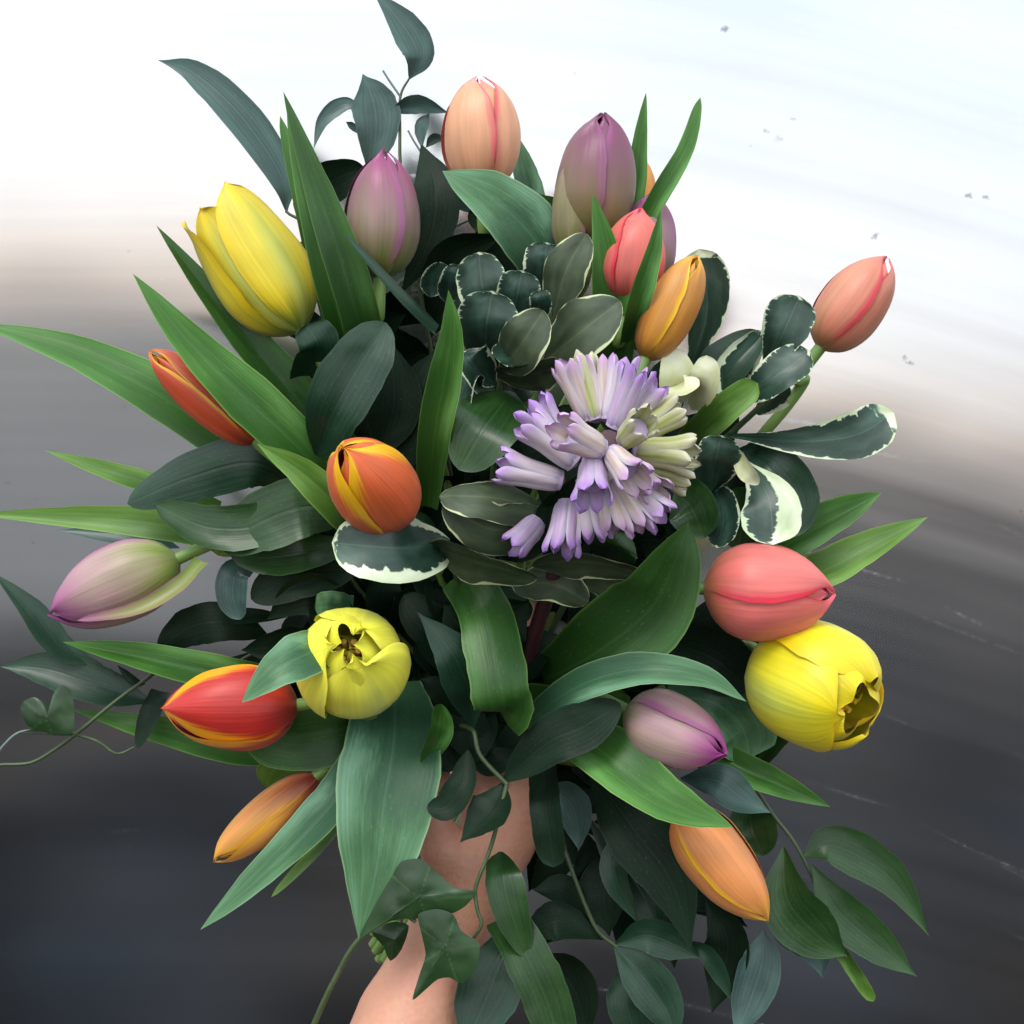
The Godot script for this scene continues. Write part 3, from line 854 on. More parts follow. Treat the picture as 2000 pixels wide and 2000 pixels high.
func hyacinth() -> void:
	var root := thing("hyacinth", "lilac hyacinth with starry florets at the middle of the bouquet", "hyacinth", at(790, 1800, 13))
	part(tube_mesh([[790, 1800, 13], [960, 1480, 10], [1090, 1100, 2], [1165, 930, -3.2], [1190, 856, -6.0]], 14.0, 19.0), "stem", M.plum_stem, root)
	var kinds := {
		"lilac": [c8(180, 176, 206), c8(214, 200, 210), c8(184, 140, 208), c8(210, 188, 198)],
		"pink": [c8(184, 180, 204), c8(218, 202, 200), c8(200, 150, 204), c8(210, 186, 170)],
		"violet": [c8(174, 168, 204), c8(200, 180, 208), c8(170, 118, 206), c8(194, 160, 202)],
		"green": [c8(190, 186, 176), c8(196, 196, 150), c8(206, 202, 172), c8(150, 160, 76)],
	}
	var pm := {}
	for k in kinds:
		var q: Array = kinds[k]
		var mm := petal_material({"base": q[0], "mid": q[1], "tip": q[2], "edge": (q[0] as Color).lightened(.25), "rib": q[3], "rw": .85, "ew": .4, "ea": .6, "tl": .6})
		pm[k] = mm
	M["throat"] = mat(null, .6, c8(170, 150, 180))
	var F := [
		[[1330, 890, -3], [1215, 600, -3.6], 21, "pink"], [[1370, 895, -3.4], [1290, 585, -3], 20, "green"], [[1405, 890, -3.4], [1390, 590, -3.2], 21, "pink"],
		[[1430, 900, -4], [1490, 600, -3.6], 20, "lilac"], [[1450, 930, -5], [1570, 640, -6], 22, "violet"], [[1470, 940, -4.4], [1670, 720, -5], 22, "lilac"],
		[[1500, 990, -6], [1600, 890, -8.2], 21, "green"], [[1540, 970, -4.6], [1780, 830, -5], 23, "green"], [[1550, 1040, -5], [1850, 1060, -6], 25, "green"],
		[[1560, 1100, -4.4], [1810, 1170, -4.6], 24, "green"], [[1440, 1050, -6.4], [1560, 1190, -8.4], 22, "pink"], [[1345, 1090, -6], [1345, 1280, -8], 22, "violet"],
		[[1400, 1150, -5], [1480, 1430, -5.6], 23, "pink"], [[1490, 1170, -5], [1690, 1370, -6], 23, "lilac"], [[1310, 1170, -4.4], [1365, 1470, -4.4], 21, "lilac"],
		[[1230, 1280, -2.6], [1200, 1530, -3.6], 22, "violet"], [[1200, 1180, -4], [890, 1110, -4.4], 23, "lilac"], [[1380, 1030, -6.4], [1180, 930, -8.2], 24, "pink"],
		[[1260, 1100, -4.6], [1010, 880, -5], 23, "lilac"], [[1240, 1040, -3.8], [1040, 810, -4], 23, "violet"], [[1090, 1370, -1.2], [960, 1510, -1.8], 21, "violet"],
		[[1450, 1180, -5.4], [1590, 1420, -6.2], 22, "pink"], 
		[[1560, 1150, -5], [1660, 1260, -6.6], 20, "pink"], 
	]
	for f in F:
		floret(root, f[0], f[1], f[2] * rng.randf_range(1.14, 1.3), pm[f[3]], "floret")

# extra leaves along a stem, deep in the bouquet
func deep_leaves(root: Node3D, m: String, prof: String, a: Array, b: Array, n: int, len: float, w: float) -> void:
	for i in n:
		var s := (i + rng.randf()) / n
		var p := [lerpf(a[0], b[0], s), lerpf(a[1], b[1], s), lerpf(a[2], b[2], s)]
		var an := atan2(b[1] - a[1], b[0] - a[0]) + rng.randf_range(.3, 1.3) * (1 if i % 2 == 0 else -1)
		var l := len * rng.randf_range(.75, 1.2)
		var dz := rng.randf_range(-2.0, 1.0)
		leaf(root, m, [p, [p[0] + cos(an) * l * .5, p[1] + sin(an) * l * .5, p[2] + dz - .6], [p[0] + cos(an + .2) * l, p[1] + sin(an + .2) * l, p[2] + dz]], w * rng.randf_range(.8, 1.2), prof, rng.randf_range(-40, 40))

func sprig(called: String, label: String, category: String, m: String, route: Array, r0: float, r1: float) -> Node3D:
	var p: Array = route[0]
	var root := thing(called, label, category, at(p[0], p[1], p[2]))
	stem(root, m, route, r0, r1)
	return root

func pittosporum() -> void:
	var o := sprig("pittosporum_sprig", "cream edged pittosporum rosette above and left of the hyacinth", "foliage", "dark_stem", [[800, 1780, 14], [955, 1470, 11], [960, 1000, 7], [985, 640, 2]], 9, 6)
	leaf(o, "variegated", [[985, 630, 2], [945, 570, .6], [935, 492, .4]], 49, "disc", -15, 0, .2)
	leaf(o, "variegated", [[1000, 640, 1.6], [1010, 580, .2], [1020, 528, 0]], 44, "disc", 10)
	leaf(o, "variegated", [[950, 702, 2], [950, 640, -1.2], [962, 568, -1.6]], 60, "disc", -12, 8, .2)
	leaf(o, "variegated", [[1050, 590, 2.4], [1063, 520, 1.2], [1068, 473, 1.2]], 43, "disc", 15)
	leaf(o, "variegated", [[1056, 626, 1], [1056, 590, -.4], [1052, 566, -.6]], 22, "disc")
	leaf(o, "underside", [[980, 722, 1], [1020, 670, -2], [1062, 606, -2.6]], 49, "oval", -25, -15, -.15, .2)
	leaf(o, "underside", [[1064, 706, 1], [1130, 650, -1.6], [1212, 588, -2]], 56, "oval", -30, -20, -.1, .25)
	leaf(o, "underside", [[1082, 616, 1], [1105, 530, -.2], [1146, 456, -.4]], 42, "oval", -20, -10, -.1, .2)
	leaf(o, "variegated", [[872, 590, 3.4], [886, 550, 2.4], [898, 518, 2.4]], 30, "oval", 20)
	leaf(o, "variegated", [[840, 580, 4.4], [850, 545, 4], [876, 520, 4]], 28, "oval", 20)
	leaf(o, "underside", [[972, 736, 2], [1040, 732, -.2], [1100, 714, -.2]], 32, "oval", 55)
	leaf(o, "variegated", [[966, 762, 2], [925, 710, -.6], [905, 686, -.6]], 39, "oval", 35)
	leaf(o, "moss_leaf", [[1000, 766, 2], [950, 830, -1.6], [896, 918, -1.6]], 65, "oval", 18, 18, .1)
	leaf(o, "variegated", [[966, 750, 1.6], [920, 725, .2], [898, 780, .2], [880, 860, .4]], 28, "oval", 50)
	leaf(o, "variegated", [[985, 660, 3], [1000, 690, 0], [960, 690, -1]], 28, "oval", 30)
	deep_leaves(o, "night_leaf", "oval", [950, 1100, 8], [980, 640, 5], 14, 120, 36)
	o = sprig("pittosporum_sprig", "cream edged pittosporum sprig pointing right past the hyacinth", "foliage", "dark_stem", [[780, 1790, 14], [965, 1470, 11], [1150, 1100, 8], [1380, 890, 5], [1500, 780, 3]], 9, 6)
	leaf(o, "variegated", [[1490, 730, 3], [1525, 660, .8], [1562, 578, .4]], 48, "pitto", -10)
	leaf(o, "variegated_wide", [[1470, 770, 4], [1430, 735, 2.5], [1488, 646, 2.5]], 39, "oval", 20)
	leaf(o, "ruscus_leaf", [[1360, 790, 4], [1410, 720, 2.6], [1486, 648, 2.6]], 46, "oval", -20)
	leaf(o, "variegated", [[1430, 800, 3], [1500, 745, .6], [1582, 686, .2]], 40, "pitto", -25)
	leaf(o, "variegated_tip", [[1420, 850, 4], [1560, 862, 1.5], [1670, 850, 1], [1746, 806, 1]], 47, "pitto", 8, -6, .15)
	leaf(o, "variegated_wide", [[1480, 810, 4], [1520, 770, 3], [1545, 760, 2.8]], 26, "oval", 40)
	leaf(o, "variegated", [[1388, 960, 3], [1398, 900, .6], [1410, 850, .2]], 44, "disc", 25, 15)
	leaf(o, "half_cream", [[1452, 898, 3], [1500, 970, .6], [1510, 1064, -.2]], 58, "pitto", -5, 0, .12)
	leaf(o, "pale_leaf", [[1432, 878, 2], [1456, 918, -.4], [1482, 946, -.6]], 17, "oval", 30)
	leaf(o, "ruscus_leaf", [[1440, 880, 5], [1500, 910, 2.5], [1552, 980, 2.2], [1530, 1050, 2]], 51, "oval", -10)
	leaf(o, "moss_leaf", [[1320, 960, 3], [1350, 990, .8], [1376, 1050, .8]], 49, "oval", 10)
	leaf(o, "variegated", [[1400, 955, 3], [1412, 1010, 1], [1400, 1070, 1]], 35, "oval", 35)
	leaf(o, "moss_leaf", [[1420, 960, 4], [1450, 1010, 2.6], [1440, 1075, 2.6]], 46, "oval", 15)
	leaf(o, "fresh_leaf", [[1330, 880, 4], [1400, 810, .8], [1480, 748, .4]], 30, "blunt", 20, 0, .3)
	deep_leaves(o, "night_leaf", "oval", [1100, 1180, 9], [1420, 880, 6], 14, 120, 38)
	o = sprig("pittosporum_sprig", "lone ragged pittosporum leaf behind the slender amber tulip", "foliage", "dark_stem", [[770, 1800, 15], [960, 1470, 11], [1130, 1100, 10], [1330, 800, 5]], 8, 5)
	leaf(o, "variegated_tip", [[1340, 740, 4.4], [1380, 610, 2.8], [1365, 486, 2.6]], 48, "pitto", -15)
	leaf(o, "pale_leaf", [[1312, 800, 2], [1322, 740, .2], [1312, 678, .2]], 35, "oval", 20)
	leaf(o, "pale_leaf", [[1352, 800, 2], [1376, 745, -.4], [1380, 694, -.6]], 31, "oval", -20)
	leaf(o, "pale_leaf", [[1300, 744, 2], [1330, 756, -.3], [1366, 742, -.4]], 19, "oval", -45)
	deep_leaves(o, "night_leaf", "oval", [1050, 1200, 10], [1310, 820, 8], 12, 120, 38)
	o = sprig("pittosporum_sprig", "cream edged pittosporum fan spread under the orange tulip and hyacinth", "foliage", "dark_stem", [[790, 1790, 14], [950, 1480, 11], [905, 1200, 5], [880, 1070, 1]], 9, 6)
	leaf(o, "variegated_wide", [[880, 1060, 2], [780, 1070, -2.6], [648, 1060, -3]], 67, "disc", 20, 8, .12)
	leaf(o, "underside", [[1080, 1000, 1.5], [960, 975, -2], [858, 970, -2]], 39, "oval", 40, 40, -.2)
	leaf(o, "underside", [[1080, 1010, 1], [970, 1035, -1.6], [864, 985, -2]], 53, "oval", -15, -15, -.15, .15)
	leaf(o, "underside", [[840, 1068, 1], [930, 1100, -1], [1050, 1130, -1]], 30, "oval", 62)
	leaf(o, "underside", [[1040, 1105, 1], [1130, 1098, -.6], [1250, 1118, -.6]], 26, "oval", 60)
	leaf(o, "underside", [[1110, 1120, 3], [1190, 1130, .8], [1280, 1150, .8]], 39, "oval", 35)
	leaf(o, "underside", [[1000, 1140, 4], [1080, 1140, 2], [1150, 1175, 2]], 39, "oval", -30)
	leaf(o, "moss_leaf", [[1180, 1090, 3], [1200, 1070, 0], [1222, 1040, 0]], 46, "oval", 20)
	for k in [[1060, 1060, 1180, 930], [1100, 1100, 1090, 960], [1220, 1060, 1200, 900], [1060, 980, 1150, 850], [1260, 1000, 1240, 870], [1120, 900, 1100, 790], [1240, 840, 1180, 740]]:
		leaf(o, "night_leaf", [[k[0], k[1], 1.6], [(k[0] + k[2]) * .5, (k[1] + k[3]) * .5, .4], [k[2], k[3], .2]], 53, "oval", rng.randf_range(-20, 20))
	deep_leaves(o, "night_leaf", "oval", [930, 1400, 9], [880, 1080, 5], 16, 130, 40)

func ruscus() -> void:
	var o := sprig("ruscus_sprig", "long dark leaf curving off over the yellow tulip upper left", "foliage", "dark_stem", [[770, 1800, 15], [930, 1470, 12], [720, 760, 8], [610, 470, 6], [558, 412, 6]], 6, 3)
	leaf(o, "blue_leaf", [[560, 414, 6], [548, 340, 5.5], [470, 225, 5], [380, 142, 5], [308, 117, 5]], 36, "ruscus", 20, 10, .15)
	leaf(o, "night_leaf", [[585, 430, 8], [630, 366, 7], [710, 325, 7]], 42, "oval", 10)
	leaf(o, "night_leaf", [[600, 660, 8], [560, 540, 7], [590, 470, 7]], 34, "ruscus", 10)
	deep_leaves(o, "night_leaf", "ruscus", [860, 1200, 11], [630, 560, 8], 16, 190, 38)
	o = sprig("ruscus_sprig", "airy dark sprig with twigs rising behind the upper mauve tulip", "foliage", "dark_stem", [[780, 1800, 15], [940, 1470, 12], [860, 800, 9], [790, 400, 7], [781, 240, 7], [783, 185, 7], [800, 152, 7]], 6, 2.2)
	stem(o, "grey_stem", [[748, 138, 7], [762, 160, 7], [783, 190, 7]], 2.2, 2.6, "twig")
	stem(o, "grey_stem", [[797, 255, 7], [808, 275, 7], [824, 300, 7]], 2.0, 2.4, "twig")
	stem(o, "grey_stem", [[870, 452, 8], [900, 437, 8], [930, 424, 8]], 2.6, 2.6, "twig")
	leaf(o, "blue_leaf", [[800, 154, 7], [816, 105, 6.5], [785, 45, 6.5], [725, -22, 6.5]], 33, "ruscus", 15)
	leaf(o, "blue_leaf", [[722, 345, 7], [735, 250, 6.6], [728, 190, 6.6], [708, 144, 6.6]], 46, "ruscus", 12)
	leaf(o, "blue_leaf", [[708, 212, 7], [672, 204, 7], [632, 235, 7], [612, 292, 7]], 15, "ruscus", 20)
	leaf(o, "blue_leaf", [[762, 219, 7], [815, 203, 6.6], [878, 221, 6.6]], 18, "ruscus", 15)
	leaf(o, "blue_leaf", [[838, 222, 7], [824, 250, 7], [824, 292, 7]], 13, "ruscus", 30)
	leaf(o, "blue_leaf", [[832, 288, 7], [848, 270, 7], [872, 274, 7]], 10, "ruscus", 20)
	leaf(o, "night_leaf", [[824, 284, 7], [850, 370, 5.4], [838, 470, 5.4], [780, 580, 6]], 46, "ruscus", -10, 10, .12)
	leaf(o, "blue_leaf", [[858, 378, 8], [895, 388, 8], [930, 420, 8]], 18, "ruscus", 20)
	leaf(o, "blue_leaf", [[676, 238, 8], [690, 248, 8], [700, 262, 8]], 7, "ruscus")
	leaf(o, "night_leaf", [[1000, 560, 6], [960, 440, 5], [915, 415, 5]], 38, "oval", -10)
	leaf(o, "night_leaf", [[830, 580, 6], [880, 500, 5], [985, 458, 5]], 36, "ruscus", 20)
	leaf(o, "ruscus_leaf", [[852, 645, 2], [780, 575, .4], [674, 458, -.6]], 11, "strap", 40)
	deep_leaves(o, "night_leaf", "ruscus", [930, 1200, 12], [830, 600, 9], 16, 180, 36)
	o = sprig("ruscus_sprig", "broad glossy dark blade standing over the round orange tulip", "foliage", "dark_stem", [[790, 1800, 14], [940, 1470, 11], [760, 1150, 7], [640, 900, 3]], 7, 4)
	leaf(o, "ruscus_leaf", [[620, 890, 3], [652, 800, .4], [710, 700, 0], [754, 630, .2]], 62, "oval", -18, -12, -.1, .3)
	leaf(o, "night_leaf", [[740, 900, 3], [770, 780, 2.4], [760, 660, 2.4]], 52, "ruscus", 15)
	leaf(o, "night_leaf", [[770, 940, 4], [810, 800, 3], [850, 680, 3]], 58, "ruscus", -20)
	leaf(o, "ruscus_leaf", [[600, 740, 3], [622, 680, .6], [600, 632, .2]], 40, "blunt", 15)
	leaf(o, "ruscus_leaf", [[590, 860, 5], [620, 770, 4.6], [600, 690, 4.6]], 44, "oval", 15)
	deep_leaves(o, "night_leaf", "ruscus", [880, 1300, 11], [680, 850, 7], 20, 180, 42)
	o = sprig("ruscus_sprig", "fan of broad dark leaves between the two left tulips' stems", "foliage", "dark_stem", [[800, 1800, 14], [930, 1470, 11], [700, 1150, 7], [560, 960, 4]], 7, 4)
	leaf(o, "ruscus_leaf", [[590, 960, 5], [500, 905, 3], [380, 930, 3], [248, 984, 3]], 52, "oval", -12, 15, -.12)
	leaf(o, "moss_leaf", [[570, 950, 3.4], [520, 1020, 2], [410, 1030, 2], [305, 986, 2]], 44, "oval", 15, 10)
	leaf(o, "moss_leaf", [[680, 1010, 4], [600, 990, 1.8], [510, 1020, 1.8], [430, 1070, 2.4]], 62, "oval", 10, 20, .12)
	leaf(o, "moss_leaf", [[690, 1060, 5], [600, 1080, 3], [520, 1090, 3], [450, 1080, 3.4]], 36, "oval", 15)
	leaf(o, "blue_leaf", [[500, 1098, 5], [460, 1120, 3.6], [455, 1170, 3.4], [470, 1210, 3.6]], 30, "oval", 25)
	leaf(o, "night_leaf", [[700, 1110, 5], [590, 1120, 3.6], [490, 1170, 3.6]], 48, "oval", 10)
	leaf(o, "night_leaf", [[690, 1190, 5], [600, 1160, 3.8], [520, 1210, 3.8]], 42, "ruscus", -15)
	leaf(o, "blue_leaf", [[350, 1070, 8], [260, 1046, 7], [108, 1036, 7]], 22, "ruscus", 20)
	deep_leaves(o, "night_leaf", "ruscus", [900, 1420, 11], [640, 1080, 7], 20, 180, 42)
	o = sprig("ruscus_sprig", "dark leaves straggling past the red tulip towards the left edge", "foliage", "dark_stem", [[800, 1800, 14], [920, 1480, 11], [600, 1260, 8], [380, 1330, 6.5], [210, 1260, 6]], 6, 3)
	leaf(o, "ruscus_leaf", [[200, 1300, 6], [120, 1265, 5.4], [60, 1190, 5.4], [-20, 1112, 5.4]], 27, "ruscus", 15, 25)
	leaf(o, "ruscus_leaf", [[300, 1372, 6], [200, 1342, 5.4], [90, 1306, 5.4], [0, 1302, 5.4]], 40, "ruscus", 10)
	leaf(o, "night_leaf", [[520, 1240, 6], [440, 1215, 4.6], [370, 1225, 4.6], [308, 1268, 4.6]], 40, "oval", 12, 5, -.1)
	leaf(o, "night_leaf", [[560, 1205, 6], [470, 1204, 5], [330, 1218, 5]], 15, "ruscus", 20)
	leaf(o, "night_leaf", [[600, 1230, 6], [540, 1260, 5], [470, 1270, 5]], 30, "ruscus", -20)
	leaf(o, "night_leaf", [[316, 1350, 5], [295, 1395, 4.4], [268, 1462, 4.2]], 20, "strap", 40)
	deep_leaves(o, "night_leaf", "ruscus", [900, 1440, 11], [560, 1300, 8], 14, 170, 40)
	o = sprig("ruscus_sprig", "dark pointed leaves hanging in front of the hand", "foliage", "dark_stem", [[800, 1800, 13], [930, 1460, 8], [900, 1420, 4], [925, 1428, 1.5], [938, 1475, 1], [990, 1532, .6]], 5, 4.5)
	leaf(o, "ruscus_leaf", [[925, 1420, 2], [912, 1340, .4], [880, 1270, -.4], [815, 1195, -.4]], 46, "ruscus", 20, 5, .15)
	leaf(o, "night_leaf", [[985, 1524, .8], [1070, 1450, -.4], [1140, 1418, -.6], [1212, 1374, -.4]], 50, "oval", -15, -5, .12)
	leaf(o, "night_leaf", [[985, 1528, 1], [965, 1572, .4], [940, 1600, .2], [898, 1646, .2]], 40, "ruscus", 25)
	leaf(o, "night_leaf", [[914, 1466, 2], [902, 1530, .8], [872, 1574, .6], [834, 1578, .6]], 30, "oval", 10)
	leaf(o, "night_leaf", [[1060, 1490, 3], [1068, 1590, 1.2], [1082, 1694, 1.2]], 30, "blunt", 20)
	leaf(o, "night_leaf", [[900, 1400, 4], [860, 1350, 2.4], [820, 1325, 2.4]], 26, "ruscus", 20)
	for k in [[820, 1400, 900, 1500], [960, 1380, 880, 1496], [1010, 1420, 930, 1505], [860, 1350, 950, 1480], [1060, 1400, 980, 1500]]:
		leaf(o, "night_leaf", [[k[0], k[1], 6], [(k[0] + k[2]) * .5, (k[1] + k[3]) * .5, 5], [k[2], k[3], 5.4]], 44, "oval", rng.randf_range(-25, 25))
	stem(o, "dark_stem", [[990, 1532, .6], [960, 1650, .4], [930, 1730, .4], [932, 1775, .4], [940, 1806, .4], [922, 1836, .6]], 4.5, 3.5, "twig")
	deep_leaves(o, "night_leaf", "ruscus", [960, 1460, 8], [960, 1260, 5], 14, 150, 44)
	o = sprig("ruscus_sprig", "spray of dark leaves at the lower right below the mauve tulip", "foliage", "dark_stem", [[790, 1810, 14], [970, 1480, 11], [1300, 1440, 9], [1447, 1516, 6], [1512, 1595, 5.6], [1568, 1675, 5.4], [1652, 1870, 5.4]], 6, 3)
	leaf(o, "moss_leaf", [[1570, 1672, 5.4], [1630, 1652, 5], [1740, 1715, 5], [1816, 1830, 5]], 42, "ruscus", -12)
	leaf(o, "moss_leaf", [[1585, 1690, 5.2], [1640, 1780, 4.8], [1720, 1850, 4.8], [1792, 1908, 4.8]], 42, "ruscus", -10)
	leaf(o, "moss_leaf", [[1530, 1655, 5], [1540, 1760, 4], [1600, 1830, 4], [1656, 1868, 4]], 56, "ruscus", 15)
	leaf(o, "blue_leaf", [[1480, 1740, 7], [1540, 1800, 6], [1590, 1850, 6], [1608, 1912, 6]], 42, "ruscus", 10)
	leaf(o, "fresh_leaf", [[1630, 1840, 6], [1670, 1900, 6], [1706, 1956, 6]], 13, "blunt", 20)
	leaf(o, "blue_leaf", [[1330, 1520, 5], [1400, 1525, 3], [1450, 1560, 2.8], [1506, 1588, 2.8]], 36, "ruscus", -15)
	leaf(o, "moss_leaf", [[1460, 1560, 7], [1470, 1620, 6], [1490, 1672, 6]], 48, "oval", 10)
	leaf(o, "night_leaf", [[1440, 1480, 8], [1500, 1440, 7.4], [1580, 1390, 7.4]], 20, "strap", 30)
	leaf(o, "night_leaf", [[1300, 1250, 6], [1400, 1290, 5], [1460, 1350, 5]], 60, "oval", 10)
	leaf(o, "night_leaf", [[1380, 1240, 7], [1440, 1240, 6.4], [1490, 1300, 6.4]], 40, "oval", -10)
	deep_leaves(o, "night_leaf", "ruscus", [1000, 1440, 11], [1400, 1330, 8], 18, 180, 46)
	o = sprig("ruscus_sprig", "mass of dark blue green leaves hanging at the bottom right of the wrist", "foliage", "dark_stem", [[810, 1810, 14], [980, 1490, 10], [1080, 1570, 7], [1103, 1660, 5], [1160, 1805, 4.6], [1205, 1850, 4.6]], 6, 4)
	leaf(o, "night_leaf", [[1150, 1500, 6], [1230, 1610, 3], [1310, 1720, 2.4], [1352, 1862, 2.4]], 62, "ruscus", 12, -10, .15)
	leaf(o, "ruscus_leaf", [[1200, 1845, 4.6], [1262, 1826, 4], [1320, 1846, 4], [1368, 1872, 4]], 34, "ruscus", 15)
	leaf(o, "ruscus_leaf", [[1200, 1850, 4.6], [1250, 1900, 4], [1300, 1970, 4], [1320, 2040, 4]], 46, "ruscus", -8, -8, -.1, .4)
	leaf(o, "night_leaf", [[1180, 1834, 5], [1100, 1800, 4.4], [1060, 1808, 4.4], [1020, 1842, 4.4]], 36, "ruscus", 10)
	leaf(o, "night_leaf", [[1150, 1790, 6], [1100, 1740, 5.4], [1040, 1738, 5.4]], 30, "ruscus", 15)
	leaf(o, "blue_leaf", [[1490, 1815, 6], [1488, 1880, 5.4], [1462, 1960, 5.4], [1434, 2030, 5.4]], 42, "ruscus", 8)
	leaf(o, "ruscus_leaf", [[1336, 1838, 5], [1380, 1862, 4.4], [1410, 1910, 4.4], [1428, 1956, 4.4]], 18, "ruscus", 20)
	leaf(o, "night_leaf", [[1380, 1760, 7], [1420, 1830, 6.4], [1412, 1900, 6.4], [1390, 1980, 6.4]], 44, "ruscus", 15)
	leaf(o, "ruscus_leaf", [[1230, 1890, 6], [1224, 1960, 5.6], [1250, 2040, 5.6]], 38, "oval", 10)
	leaf(o, "night_leaf", [[1210, 1660, 7], [1180, 1740, 6], [1190, 1830, 6]], 48, "ruscus", 10)
	leaf(o, "blue_leaf", [[1070, 1530, 6], [1120, 1580, 5], [1130, 1660, 5]], 38, "ruscus", 20)
	leaf(o, "blue_leaf", [[1250, 1560, 6], [1282, 1580, 5.4], [1290, 1630, 5.4]], 22, "ruscus", 15)
	leaf(o, "ruscus_leaf", [[1150, 1600, 7], [1250, 1740, 6], [1290, 1830, 6]], 40, "ruscus", -15)
	leaf(o, "ruscus_leaf", [[1230, 1610, 5], [1200, 1700, 4.4], [1250, 1810, 4.4]], 26, "ruscus", 30)
	leaf(o, "moss_leaf", [[978, 1664, 3], [982, 1710, 1.4], [996, 1775, 1], [1030, 1870, 1.4]], 38, "oval", -10, -20)
	leaf(o, "moss_leaf", [[985, 1790, 2.4], [1030, 1870, 1.2], [1070, 1960, 1.2], [1096, 2060, 1.2]], 46, "blunt", -12, -12, .2)
	leaf(o, "ruscus_leaf", [[1000, 1800, 4], [975, 1890, 2.6], [935, 1980, 2.2], [900, 2060, 2]], 62, "ruscus", 10)
	leaf(o, "night_leaf", [[1060, 1860, 8], [1120, 1930, 7], [1150, 2030, 7]], 46, "ruscus", 10)
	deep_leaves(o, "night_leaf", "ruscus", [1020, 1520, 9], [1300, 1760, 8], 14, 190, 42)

func lobed(root: Node3D, m: String, outline: Array, mid: Array, dome: float) -> void:
	part(lobed_mesh(outline, mid, dome), "leaf", M[m], root)

func ivy() -> void:
	# coordinates as read off the plant: x, y in the bouquet's units, depth in cm
	var q := func(l: Array, d: float) -> Array:
		var r := []
		for p in l:
			r.append([400 + p[0] * .3623, 1500 + p[1] * .3623, d])
		return r
	var o := sprig("ivy_sprig", "ivy vine with lobed leaves crossing the wrist", "ivy", "dark_stem", [[600, 2030, 2], [650, 1920, 1.4], [700, 1836, 1], [770, 1780, .6], [812, 1800, .4]], 6.5, 4)
	lobed(o, "ivy_leaf", q.call([[830, 925], [905, 760], [1010, 580], [1060, 505], [1160, 490], [1250, 560], [1340, 640], [1460, 665], [1410, 740], [1330, 785], [1180, 810], [1060, 815], [960, 840]], .2), [820, 1752, .05], .0015)
	lobed(o, "ivy_leaf", q.call([[1150, 790], [1250, 760], [1340, 790], [1385, 880], [1480, 945], [1465, 1070], [1390, 1160], [1320, 1130], [1255, 1140], [1190, 1195], [1120, 1250], [1155, 1120], [1190, 1010], [1170, 900]], -.2), [870, 1848, -.26], .0016)
	lobed(o, "ivy_leaf", q.call([[900, 880], [1010, 830], [1100, 850], [1060, 980], [1000, 1040], [960, 960]], 3), [770, 1835, 2.8], .002)
	o = sprig("ivy_sprig", "thin ivy tendril with a heart shaped leaf at the left edge", "ivy", "dark_stem", [[900, 1480, 11], [600, 1380, 9], [380, 1290, 6], [272, 1336, 4], [148, 1434, 3.4], [110, 1462, 3.4], [60, 1490, 3.6], [0, 1494, 3.6], [-30, 1500, 3.6]], 4.5, 3.2)
	var p := func(l: Array, d: float) -> Array:
		var r := []
		for k in l:
			r.append([k[0] * .3623, 1050 + k[1] * .3623, d])
		return r
	lobed(o, "ivy_leaf", p.call([[110, 930], [125, 885], [180, 860], [230, 885], [275, 935], [290, 840], [335, 795], [385, 830], [400, 930], [390, 1055], [260, 1055], [150, 1015]], 2.6), [92, 1402, 2.55], .002)
	leaf(o, "night_leaf", [[146, 1436, 3.4], [90, 1428, 3.2], [34, 1432, 3.2]], 8, "ruscus", 40)
	stem(o, "grey_stem", [[-10, 1480, 3.8], [8, 1455, 3.8], [40, 1430, 3.8], [100, 1426, 3.6]], 2.6, 3.0, "tendril")
	stem(o, "dark_stem", [[140, 1432, 3.4], [190, 1448, 3.4], [228, 1472, 3.4], [262, 1460, 3.8]], 3.4, 2.6, "tendril")
	leaf(o, "night_leaf", [[230, 1300, 5], [262, 1330, 4.6], [285, 1336, 4.6]], 9, "ruscus", 30)

